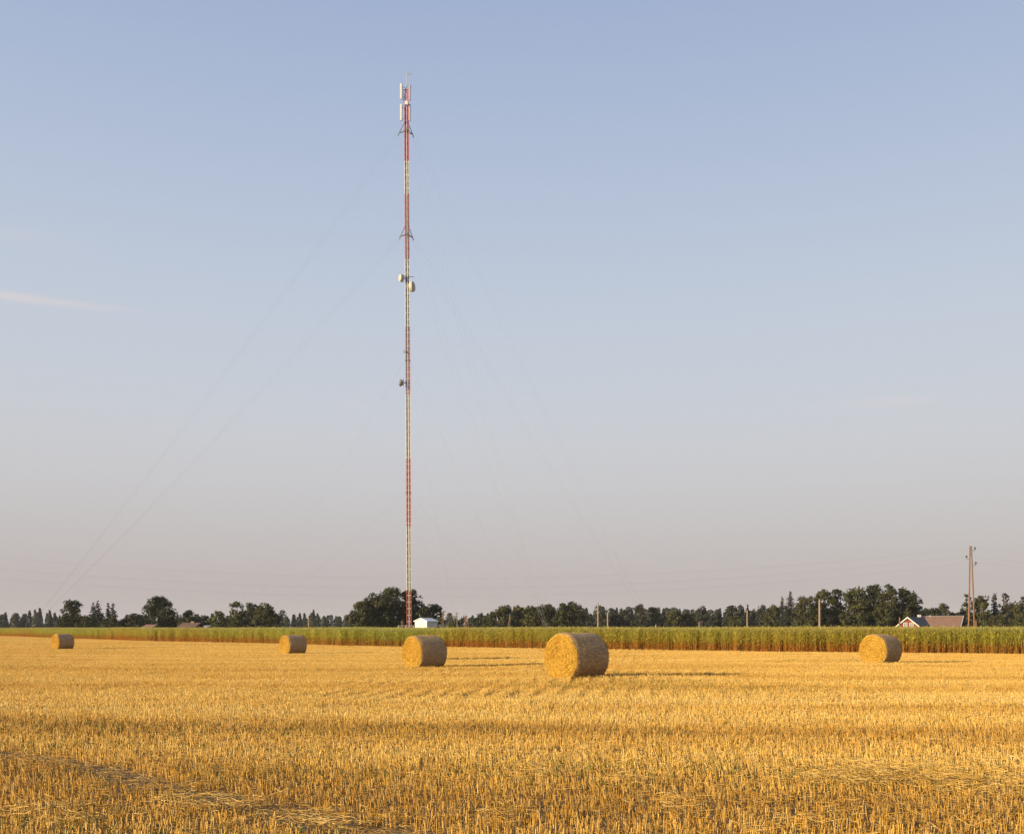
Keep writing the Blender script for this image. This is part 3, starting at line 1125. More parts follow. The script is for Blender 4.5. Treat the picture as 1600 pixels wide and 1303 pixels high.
def hutbox(u0, v0, z0, u1, v1, z1):
    vs = [hp(*p) for p in ((u0, v0, z0), (u1, v0, z0), (u1, v1, z0), (u0, v1, z0), (u0, v0, z1), (u1, v0, z1), (u1, v1, z1), (u0, v1, z1))]
    return vs, [(3, 2, 1, 0), (4, 5, 6, 7), (0, 1, 5, 4), (1, 2, 6, 5), (2, 3, 7, 6), (3, 0, 4, 7)]


u0, u1, v0, v1 = -.98, .98, -1.12, 1.12
b = MB()
vs = [hp(u0, v0, 0), hp(u1, v0, 0), hp(u1, v1, 0), hp(u0, v1, 0), hp(u0, v0, heave), hp(u1, v0, heave), hp(u1, v1, heave), hp(u0, v1, heave), hp(0, v0, hridge), hp(0, v1, hridge)]
b.add(vs, [(3, 2, 1, 0), (0, 1, 5, 8, 4), (1, 2, 6, 5), (2, 3, 7, 9, 6), (3, 0, 4, 7)])
b.build('wall', M['hut'], hut)
b = MB()
for k in range(18):
    v = v0 + .06 + k * (v1 - v0 - .12) / 17
    b.add(*hutbox(u1 + .002, v - .018, .1, u1 + .02, v + .018, heave - .05))
for k in range(16):
    u = u0 + .06 + k * (u1 - u0 - .12) / 15
    b.add(*hutbox(u - .018, v0 - .02, .1, u + .018, v0 - .002, heave - .08))
b.build('sheet_rib', M['hut'], hut)['kind'] = 'stuff'
b = MB()
ov = .14
for s in (-1, 1):
    A_ = [hp(0, v0 - ov, hridge + .05), hp(0, v1 + ov, hridge + .05), hp(s * (u1 + ov), v1 + ov, heave + .0), hp(s * (u1 + ov), v0 - ov, heave + .0)]
    vs = A_ + [p + Vector((0, 0, .09)) for p in A_]
    b.add(vs, [(0, 1, 2, 3), (7, 6, 5, 4), (0, 4, 5, 1), (1, 5, 6, 2), (2, 6, 7, 3), (3, 7, 4, 0)])
b.build('roof', M['hutroof'], hut)
b = MB()
vc, zc, vr = .62, heave * .56, .30
ringv = [hp(u1 + .05, vc + vr * math.cos(k * math.pi / 10), zc + vr * math.sin(k * math.pi / 10)) for k in range(20)]
ringb = [hp(u1 + .021, vc + vr * math.cos(k * math.pi / 10), zc + vr * math.sin(k * math.pi / 10)) for k in range(20)]
b.add(ringv + ringb, [tuple(range(20))] + [(k, 20 + k, 20 + (k + 1) % 20, (k + 1) % 20) for k in range(20)])
b.build('vent', M['vent'], hut)
b = MB()
b.add(*hutbox(u1 + .03, v1 - .22, heave * .35, u1 + .42, v1 + .12, heave * .75))
b.build('air_conditioner', M['vent'], hut)

fl = empty('fence', ground(634, MAST_D + 1), 0)
tag(fl, 'low pale pipe and mesh fence left of the white hut', 'fence')
fo = fl.location
zt_ = wz(977.2, MAST_D)
for px in (622.5, 634.3, 646):
    g0 = ground(px, MAST_D - 1.5)
    MB(fo).tube([g0, (g0.x, g0.y, zt_)], .05, 6).build('post', M['galv'], fl)
b = MB(fo)
g0, g1 = ground(622.5, MAST_D - 1.5), ground(646, MAST_D - 1.5)
b.tube([(g0.x, g0.y, zt_ - .02), (g1.x, g1.y, zt_ - .02)], .04, 6)
b.build('rail', M['galv'], fl)
b = MB(fo)
for k in range(20):
    x_ = g0.x + (g1.x - g0.x) * (k + .5) / 20
    b.tube([(x_, g0.y, g0.z), (x_, g0.y, zt_ - .05)], .006, 3)
for k in range(9):
    z_ = g0.z + (zt_ - g0.z) * (k + .5) / 9
    b.tube([(g0.x, g0.y, z_), (g1.x, g0.y, z_)], .006, 3)
b.build('wire_mesh', M['galv'], fl)['kind'] = 'stuff'

fr_ = empty('fence', ground(688, HUT_D + 3), 0)
tag(fr_, 'dark mesh fence to the right of the white hut', 'fence')
fo = fr_.location
zt_ = wz(976.5, HUT_D + 3)
for px in (682.5, 688, 693.5):
    g0 = ground(px, HUT_D + 3)
    MB(fo).tube([g0, (g0.x, g0.y, zt_ + .1)], .045, 6).build('post', M['steel'], fr_)
b = MB(fo)
g0, g1 = ground(680, HUT_D + 3), ground(693.5, HUT_D + 3)
for k in range(26):
    x_ = g0.x + (g1.x - g0.x) * (k + .5) / 26
    b.tube([(x_, g0.y, g0.z), (x_, g0.y, zt_)], .011, 3)
for k in range(10):
    z_ = g0.z + (zt_ - g0.z) * (k + .5) / 10
    b.tube([(g0.x, g0.y, z_), (g1.x, g0.y, z_)], .011, 3)
b.build('wire_mesh', M['steel'], fr_)['kind'] = 'stuff'


# ------------------------------------------------------------------ poles and power line
def seg_tube(pts, r, name, mat, parent, n=8):
    o_ = parent.location
    return MB(o_).tube(pts, r, n).build(name, mat, parent)


PD = 128.0
ap = empty('power_pole', ground(1517, PD))
tag(ap, 'tall rust brown wooden A-frame power pole at the right edge', 'power pole', 'wooden power poles')


def at(px, py, d, dy=0.0):
    return Vector((wx(px, d), d + dy, wz(py, d)))


gl, gr = ground(1513.2, PD), ground(1523.6, PD)
topl, topr = at(1515.6, 852.5, PD), at(1517.8, 853.5, PD)
seg_tube([gl + Vector((.03, 0, .5)), topl], [.11, .075], 'leg', M['wood'], ap, 10)
seg_tube([gr + Vector((-.03, 0, .5)), topr], [.105, .07], 'leg', M['wood'], ap, 10)
for gx, s in ((gl, -1), (gr, 1)):
    seg_tube([gx + Vector((s * .16, -.2, -.3)), gx + Vector((s * .02 , -.2, 2.7))], [.085, .08], 'stub_post', M['wood'], ap, 10)
    seg_tube([gx + Vector((-s * .12, .26, -.3)), gx + Vector((-s * .20, .22, 2.6))], [.08, .075], 'stub_post', M['wood'], ap, 10)
seg_tube([at(1515.2, 866, PD), at(1518.8, 866, PD)], .07, 'cross_brace', M['wood'], ap, 6)
INS = [(1523.4, 856), (1510.2, 869), (1524.6, 879)]
for px, py in INS:
    arm = seg_tube([at(1516.8 + (1.5 if px > 1517 else -1.5), py + 4, PD), at(px, py + 4, PD), at(px, py + 2, PD)], .03, 'insulator_hook', M['steel'], ap, 6)
    seg_tube([at(px, py + 2.2, PD), at(px, py + 1, PD), at(px, py - .3, PD), at(px, py - 1.4, PD)], [.07, .13, .10, .06], 'insulator', M['porcelain'], ap, 8)
# conductors: one span to a pole beyond the left of the frame, one to the right
WN = ['topmost', 'middle', 'lowest']
for k, (px, py) in enumerate(INS):
    a = at(px, py - 1, PD)
    for side, (px2, py2, d2, sag) in (('left', ((-260, 842, 120), (-260, 861, 120), (-260, 877, 120))[k] + (4.2,)), ('right', ((2300, 872, 118), (2300, 886, 118), (2300, 898, 118))[k] + (1.6,))):
        e = at(px2, py2, d2)
        w = MB(a)
        n_ = 40
        w.tube([a.lerp(e, i / n_) - Vector((0, 0, 4 * (i / n_) * (1 - i / n_) * sag)) for i in range(n_ + 1)], .0042, 4)
        o_ = w.build('overhead_wire', M['wire'], None, a)
        tag(o_, '%s thin overhead power wire running %s from the A-frame pole' % (WN[k], side), 'wire', 'overhead power wires')

# single poles: column, top row, distance, radius, label, kind
POLES = [(934.5, 943.5, 150, .13, 'slim pale pole with a small crossarm and insulators right of the largest bale', 'arm', 'palewood'),
         (949.5, 956.5, 180, .15, 'plain brown pole just right of the crossarm pole', 'plain', 'palewood'),
         (1025.0, 975.5, 171, .13, 'short post at the anchor of the guy wires', 'plain', 'palewood'),
         (1092.5, 972.0, 175, .10, 'short pale post in front of the middle wood', 'plain', 'palewood'),
         (1167.5, 953.0, 165, .12, 'straight brown pole in front of the wood left of the tall spruce', 'plain', 'palewood'),
         (1280.5, 936.0, 140, .14, 'tall pale bare pole in front of the big dark oaks', 'plain', 'palewood'),
         (482.5, 965.0, 200, .12, 'thin brown pole in front of the far wood left of the mast', 'plain', 'palewood'),
         (628.5, 969.5, 139, .10, 'short dark pole behind the pipe fence', 'arm', 'wood'),
         (1405.6, 964.5, 225, .16, 'small pole at the left corner of the red house', 'plain', 'wood')]
for px, py, d, r, label, kind, mk in POLES:
    g0 = ground(px, d)
    p = empty('utility_pole', g0)
    tag(p, label, 'pole', 'single poles')
    t = at(px, py, d)
    t.x = g0.x
    seg_tube([g0 + Vector((0, 0, -.3)), g0.lerp(t, .5) + Vector((.015, 0, 0)), t], [r * 1.15, r, r * .82], 'shaft', M[mk], p, 10)
    if kind == 'arm':
        s = r / .13
        q = t - Vector((0, 0, .35 * s))
        seg_tube([q + Vector((-.32 * s, -.05, 0)), q + Vector((.32 * s, -.05, 0))], .05 * s, 'crossarm', M['steel'], p, 6)
        for dx in (-.30, .30, 0):
            seg_tube([q + Vector((dx * s, -.05, .02)), q + Vector((dx * s, -.05, .24 * s + (.35 if dx == 0 else 0)))], [.05 * s, .04 * s], 'insulator', M['porcelain'], p, 6)
# poles with struts (photo columns of feet and heads)
STRUT = [('brown pole leaning on a strut in front of the dark oaks', 240, [((790.5, 983), (797, 961)), ((796, 983), (797.2, 961))], None),
         ('pale pole carrying a transformer right of the white hut', 190, [((716, 975), (713, 954.5)), ((714, 983), (714.3, 957))], 'box'),
         ('three legged braced pole at the right of the transformer pole', 185, [((725, 984), (726.6, 962)), ((727.6, 984), (727.4, 961)), ((736.5, 984), (729, 962)), ((729.5, 984), (728.6, 963))], 'bar'),
         ('dark double pole among the bushes right behind the hut', 175, [((689, 980), (692.3, 955)), ((693.5, 982), (693, 953.5))], 'bar')]
for label, d, legs, extra in STRUT:
    p = empty('utility_pole', ground(legs[0][0][0], d))
    tag(p, label, 'pole', 'braced poles')
    for (fx, fy), (hx_, hy_) in legs:
        g0 = ground(fx, d)
        seg_tube([g0 + Vector((0, 0, -.2)), at(hx_, hy_, d)], [.06, .045], 'leg', M['palewood' if extra != 'bar' else 'wood'], p, 8)
    hx_, hy_ = legs[0][1]
    if extra == 'box':
        c = at(hx_ - 2.8, hy_ + 10.5, d)
        MB(p.location).box(tuple(c - Vector((.28, .25, .12))), tuple(c + Vector((.28, .25, .38)))).build('transformer', M['vent'], p)
        seg_tube([at(hx_ - 4.5, hy_ + 12, d), at(hx_ + 1.5, hy_ + 12, d)], .07, 'platform', M['steel'], p, 6)
        seg_tube([at(hx_ - 2.5, hy_ + 4.5, d), at(hx_ + 3.5, hy_ + 3.5, d)], .06, 'crossarm', M['steel'], p, 6)
    elif extra == 'bar':
        for k in (1.5, 5.5):
            seg_tube([at(hx_ - 2.6, hy_ + k + .5, d), at(hx_ + 3.4, hy_ + k, d)], .06, 'crossarm', M['wood'], p, 6)
        for dx in (-2.4, 0, 3.0):
            seg_tube([at(hx_ + dx, hy_ + 1.5, d), at(hx_ + dx, hy_ - .8, d)], .07, 'insulator', M['porcelain'], p, 6)


# ------------------------------------------------------------------ houses
HD = 232.0
h1 = empty('farmhouse', ground(1420, HD))
tag(h1, 'red farmhouse with white trimmed gable, two windows and long brown roof', 'house')
ho = h1.location
pk, el_, er = at(1419, 964.2, HD), at(1403.5, 978.8, HD), at(1437, 978.2, HD)
zb = ho.z - .2
gy = HD
HA = rad(44)
ra, wa = Vector((math.cos(HA), math.sin(HA), 0)), Vector((math.sin(HA), -math.cos(HA), 0))   # along the ridge, along the gable
gc = Vector((pk.x, HD, 0))
WG, DEP = 2.75, 7.5
zp, ze = pk.z, el_.z


def gp(a, w, z):
    return gc + ra * a + wa * w + Vector((0, 0, z))


b = MB(ho)
vs = [gp(0, -WG + .3, zb), gp(0, WG - .3, zb), gp(0, WG - .3, ze + .28), gp(0, 0, zp - .1), gp(0, -WG + .3, ze + .28)]
vs += [v + ra * DEP for v in vs]
b.add(vs, [(0, 1, 2, 3, 4), (9, 8, 7, 6, 5), (1, 6, 7, 2), (0, 4, 9, 5)])
b.build('wall', M['brickred'], h1)


def slab(b, p, q, depth_vec, th):
    p, q, dv = Vector(p), Vector(q), Vector(depth_vec)
    A_ = [p, q, q + dv, p + dv]
    up = Vector((0, 0, th))
    b.add(A_ + [v + up for v in A_], [(3, 2, 1, 0), (4, 5, 6, 7), (0, 1, 5, 4), (1, 2, 6, 5), (2, 3, 7, 6), (3, 0, 4, 7)])


b = MB(ho)
slab(b, gp(-.3, -WG, ze), gp(-.3, 0, zp), ra * (DEP + .5), .12)
slab(b, gp(-.3, 0, zp), gp(-.3, WG, ze), ra * (DEP + .5), .12)
rf = b.build('roof', M['roofdark'], h1)
b = MB(ho)
slab(b, gp(-.38, -WG - .05, ze - .2), gp(-.38, 0, zp - .16), ra * .07, .28)
slab(b, gp(-.38, 0, zp - .16), gp(-.38, WG + .05, ze - .2), ra * .07, .28)
b.build('verge_board', M['trim'], rf)
for w0_ in (-.62, .80):
    zc_ = wz(975.4, HD)

    def wbox(a0, a1, w0, w1, z0, z1):
        vs = [gp(a, w, z) for z in (z0, z1) for a, w in ((a0, w0), (a0, w1), (a1, w1), (a1, w0))]
        return vs, [(3, 2, 1, 0), (4, 5, 6, 7), (0, 1, 5, 4), (1, 2, 6, 5), (2, 3, 7, 6), (3, 0, 4, 7)]
    wi = MB(ho).add(*wbox(-.07, -.03, w0_ - .45, w0_ + .45, zc_ - .55, zc_ + .42)).build('window', M['trim'], h1)
    for sx in (-1, 1):
        for (za_, zb_) in ((-.45, -.08), (-.02, .34)):
            wl_, wr_ = (w0_ + .04, w0_ + .33) if sx > 0 else (w0_ - .33, w0_ - .04)
            MB(ho).add(*wbox(-.095, -.072, wl_, wr_, zc_ + za_, zc_ + zb_)).build('pane', M['glass'], wi)
# long wing: its roof slope faces the camera
ry, r0, r1 = HD + 6.2, at(1446, 963.9, HD + 6.2), at(1505.5, 963.2, HD + 6.2)
ey_, e0z = HD + 1.4, at(1440, 977.9, HD).z
b = MB(ho)
xa, xb = wx(1447, HD + 1.4), wx(1501.0, HD + 1.4)
A_ = [Vector((xa, ey_, e0z - .3)), Vector((xb, ey_, e0z - .3)), Vector((r1.x, ry, r1.z)), Vector((xa, ry, r0.z))]
up = Vector((0, -.06, .14))
b.add(A_ + [v + up for v in A_], [(3, 2, 1, 0), (4, 5, 6, 7), (0, 1, 5, 4), (1, 2, 6, 5), (2, 3, 7, 6), (3, 0, 4, 7)])
B_ = [Vector((xa, ry, r0.z)), Vector((r1.x, ry, r1.z)), Vector((xb + 1.9, ry + 4.8, e0z - .3)), Vector((xa, ry + 4.8, e0z - .3))]
b.add(B_ + [v + Vector((0, .06, .14)) for v in B_], [(3, 2, 1, 0), (4, 5, 6, 7), (0, 1, 5, 4), (1, 2, 6, 5), (2, 3, 7, 6), (3, 0, 4, 7)])
rw = b.build('roof', M['roofbrown'], h1)
MB(ho).tube([Vector((xa, ry - .02, r0.z + .17)), Vector((r1.x + .1, ry - .02, r1.z + .17))], .10, 6).build('ridge_cap', M['galv'], rw)
b = MB(ho)
e_ = Vector((xb, ey_ - .05, e0z - .3))
slab(b, e_ + Vector((-.02, 0, -.05)), Vector((r1.x - .02, ry, r1.z - .05)), (.12, 0, 0), .28)
slab(b, Vector((r1.x, ry, r1.z - .05)), Vector((xb + 1.9, ry + 4.8, e0z - .35)), (.12, 0, 0), .28)
b.build('verge_board', M['trim'], rw)
b = MB(ho)
b.add([(xa + .3, ey_ + .5, zb), (xb - .2, ey_ + .5, zb), (xb + 1.5, ry + 4.4, zb), (xa + .3, ry + 4.4, zb),
       (xa + .3, ey_ + .5, e0z - .2), (xb - .2, ey_ + .5, e0z - .2), (xb + 1.5, ry + 4.4, e0z - .2), (xa + .3, ry + 4.4, e0z - .2), (r1.x - .3, ry, r1.z - .15), (xa + .3, ry, r0.z - .15)],
      [(0, 1, 5, 4), (1, 2, 6, 8, 5), (2, 3, 7, 6), (3, 0, 4, 9, 7)])
b.build('wall', M['brickred'], h1)
for px, y0, y1, w_, dd in ((1436.3, 968.5, 960.8, .30, 5.2), (1453.2, 965, 962.0, .14, 6.2)):
    lo, hi = at(px, y0, HD + dd), at(px, y1, HD + dd)
    c = MB(ho)
    c.box((lo.x - w_, lo.y - w_, lo.z - .6), (lo.x + w_, lo.y + w_, hi.z))
    c.box((lo.x - w_ * 1.15, lo.y - w_ * 1.15, hi.z), (lo.x + w_ * 1.15, lo.y + w_ * 1.15, hi.z + .08))
    c.build('chimney', M['trim'], rw)


def small_house(px0, px1, yr, d, roofm, label, chim, name='house', depth=5.0):
    c = ground((px0 + px1) / 2, d)
    h = empty(name, c)
    tag(h, label, 'house')
    xa, xb = wx(px0, d), wx(px1, d)
    zr = wz(yr, d)
    zeav = max(c.z + 1.9, zr - 2.0)
    ins = .5
    b = MB(c)
    b.add([(xa + ins, d, c.z - .2), (xb - ins, d, c.z - .2), (xb - ins, d + depth, c.z - .2), (xa + ins, d + depth, c.z - .2), (xa + ins, d, zeav + .25), (xb - ins, d, zeav + .25), (xb - ins, d + depth, zeav + .25),
           (xa + ins, d + depth, zeav + .25), (xa + ins, d + depth / 2, zr - .15), (xb - ins, d + depth / 2, zr - .15)],
          [(0, 1, 5, 4), (1, 2, 6, 9, 5), (2, 3, 7, 6), (3, 0, 4, 8, 7)])
    b.build('wall', M['palewood'], h)
    b = MB(c)
    slab(b, (xa, d - .4, zeav), (xa + .25, d + depth / 2, zr), (xb - xa, 0, 0), .12)
    slab(b, (xa + .25, d + depth / 2, zr), (xa, d + depth + .4, zeav), (xb - xa, 0, 0), .12)
    r = b.build('roof', roofm, h)
    if chim:
        x_ = wx(chim[0], d)
        b = MB(c)
        b.box((x_ - .3, d + depth / 2 - .3, zr - .5), (x_ + .3, d + depth / 2 + .3, wz(chim[1], d)))
        b.build('chimney', M['palewood'], r)


small_house(277, 306, 973.3, 205, M['rooftile'], 'small house with reddish tiled roof and chimney half hidden by the crop at left', (295, 970.2))
small_house(315, 325, 977.6, 215, M['galv'], 'low shed with pale grey roof right of the tiled house', None, 'shed', 3.0)
small_house(222, 240, 976.0, 235, M['roofbrown'], 'low dark roofed barn below the dense tree at left', None, 'barn', 4.0)
#@@TREES
# ------------------------------------------------------------------ trees
def leaf_cards(Cn, Nn, size, cols, r_):
    n = len(Cn)
    ref = r_.normal(0, 1, (n, 3))
    U = np.cross(Nn, ref)
    U /= np.maximum(np.linalg.norm(U, axis=1, keepdims=True), 1e-6)
    W = np.cross(Nn, U)
    s = np.reshape(size, (-1, 1))
    return cards(Cn, U * s, W * s * .8, cols)


def limb(b, p, q, r0, r1, r_, k=4):
    pts, rs = [], []
    p, q = Vector(p), Vector(q)
    for i in range(k + 1):
        t = i / k
        v = p.lerp(q, t) + Vector((float(r_.normal()), float(r_.normal()), 0)) * (q - p).length * .03 * (0 < i < k)
        pts.append(v)
        rs.append(r0 + (r1 - r0) * t)
    b.tube(pts, rs, 7)


def broad_tree(seed, H, Wd, base, hue, leaf=.30, sparse=1.0, dome=1.0):
    """crown of many leaf clumps in uneven lobes on a forked trunk; returns (trunk MB, crown mesh)"""
    r_ = np.random.default_rng(seed)
    rx = Wd / 2
    zc0 = base
    lobes = []
    n = int(40 + 4.5 * rx)
    while len(lobes) < n:
        z = r_.random() ** 1.1
        wid = math.sqrt(max(.0, 1 - (max(0, z - .42) / .62) ** 2)) * (.86 + .14 * min(1, z / .25)) * r_.uniform(.86, 1.05)
        lr = r_.uniform(.17, .33) * min(rx, (H - base) / 2)
        a_, q_ = r_.uniform(0, 6.283), r_.random() ** .42
        x, y = math.cos(a_) * q_ * max(.1, rx - lr * .85) * wid, math.sin(a_) * q_ * max(.1, rx - lr * .85) * wid
        lobes.append((x, y, zc0 + lr * .3 + z * (H - zc0 - lr * 1.15), lr))
    # make sure the crown reaches its full height and width
    lr = .22 * rx
    lobes += [(r_.normal(0, .12) * rx, r_.normal(0, .12) * rx, H - lr * 1.2, lr * 1.2), (-rx + lr, 0, base + (H - base) * r_.uniform(.3, .5), lr), (rx - lr, 0, base + (H - base) * r_.uniform(.3, .5), lr)]
    Cs, Ns, Ss, Co = [], [], [], []
    for (x, y, z, lr) in lobes:
        m = int(4 * math.pi * lr * lr / (leaf * leaf) * .62 * sparse)
        v = r_.normal(0, 1, (m, 3))
        v /= np.linalg.norm(v, axis=1, keepdims=True)
        # twig tufts: pull points to a few directions so that the outline gets ragged
        tuft = r_.normal(0, 1, (max(6, m // 22), 3))
        tuft /= np.linalg.norm(tuft, axis=1, keepdims=True)
        ti = r_.integers(0, len(tuft), m)
        v2 = tuft[ti] * .75 + v * .5
        v2 /= np.linalg.norm(v2, axis=1, keepdims=True)
        rad_ = lr * (.62 + .5 * r_.random(m) ** .7) * (.72 + .60 * r_.random(len(tuft))[ti])
        c = np.array([x, y, z]) + v2 * rad_[:, None] * np.array([1, 1, .85])
        Cs.append(c)
        nn = v2 + r_.normal(0, .55, (m, 3))
        Ns.append(nn / np.linalg.norm(nn, axis=1, keepdims=True))
        Ss.append(leaf * r_.uniform(.55, 1.1, m))
        tint = r_.uniform(.75, 1.25) * (.85 + .3 * r_.random(len(tuft)))[ti]
        Co.append(np.array(hue)[None] * (tint * r_.uniform(.75, 1.25, m))[:, None] * np.array([[r_.uniform(.9, 1.12), 1, r_.uniform(.85, 1.1)]]))
    C, N, Sz, Cc = (np.concatenate(q) for q in (Cs, Ns, Ss, Co))
    k = C[:, 2] > .15
    me = mesh_np('crown', *leaf_cards(C[k], N[k], Sz[k], Cc[k], r_))
    b = MB()
    tr = max(.12, .028 * H)
    fork = (0, 0, base + (H - base) * .28)
    limb(b, (0, 0, -.3), fork, tr * 1.25, tr * .75, r_)
    for (x, y, z, lr) in lobes[::2]:
        if z > fork[2] * .8:
            limb(b, fork, (x, y, z), tr * .5, .03, r_, 3)
    return b, me


def spruce_tree(seed, H, Wd, hue, base=.6, leaf=.26, ragged=.25):
    r_ = np.random.default_rng(seed)
    Cs, Ns, Ss, Co = [], [], [], []
    nl = int(H / .42)
    for i in range(nl):
        t = i / nl
        z = base + (H - base) * t
        R_ = Wd / 2 * (1 - t) ** .85 * (1 + r_.normal(0, ragged * .5)) + .08
        nb = max(4, int(7 * (1 - t) + 4))
        for k in range(nb):
            a = r_.uniform(0, 6.28)
            Lb = R_ * r_.uniform(.65, 1.1)
            m = max(3, int(Lb / leaf * 4.2))
            s = r_.random(m) ** .7
            px = np.cos(a) * Lb * s + r_.normal(0, .10 + .12 * Lb * .3, m)
            py = np.sin(a) * Lb * s + r_.normal(0, .10 + .12 * Lb * .3, m)
            pz = z - Lb * .28 * s + r_.normal(0, .10, m) + .12 * Lb * s ** 3
            Cs.append(np.stack([px, py, pz], 1))
            nn = np.stack([np.full(m, math.cos(a) * .4), np.full(m, math.sin(a) * .4), np.ones(m)], 1) + r_.normal(0, .5, (m, 3))
            Ns.append(nn / np.linalg.norm(nn, axis=1, keepdims=True))
            Ss.append(leaf * r_.uniform(.5, 1.0, m))
            Co.append(np.array(hue)[None] * r_.uniform(.6, 1.25, (m, 1)))
    C, N, Sz, Cc = (np.concatenate(q) for q in (Cs, Ns, Ss, Co))
    me = mesh_np('crown', *leaf_cards(C, N, Sz, Cc, r_))
    b = MB()
    limb(b, (0, 0, -.3), (0, 0, H * .97), .02 * H, .02, r_, 5)
    return b, me


_K = .72
DK, MD, LT, YG, CN, BL_ = (tuple(v * _K for v in c) for c in ( (.046, .050, .014), (.068, .070, .018), (.092, .092, .026), (.14, .135, .038), (.028, .036, .018), (.046, .052, .028)))
OK_, SP, BU = 'oak', 'spruce', 'bush'
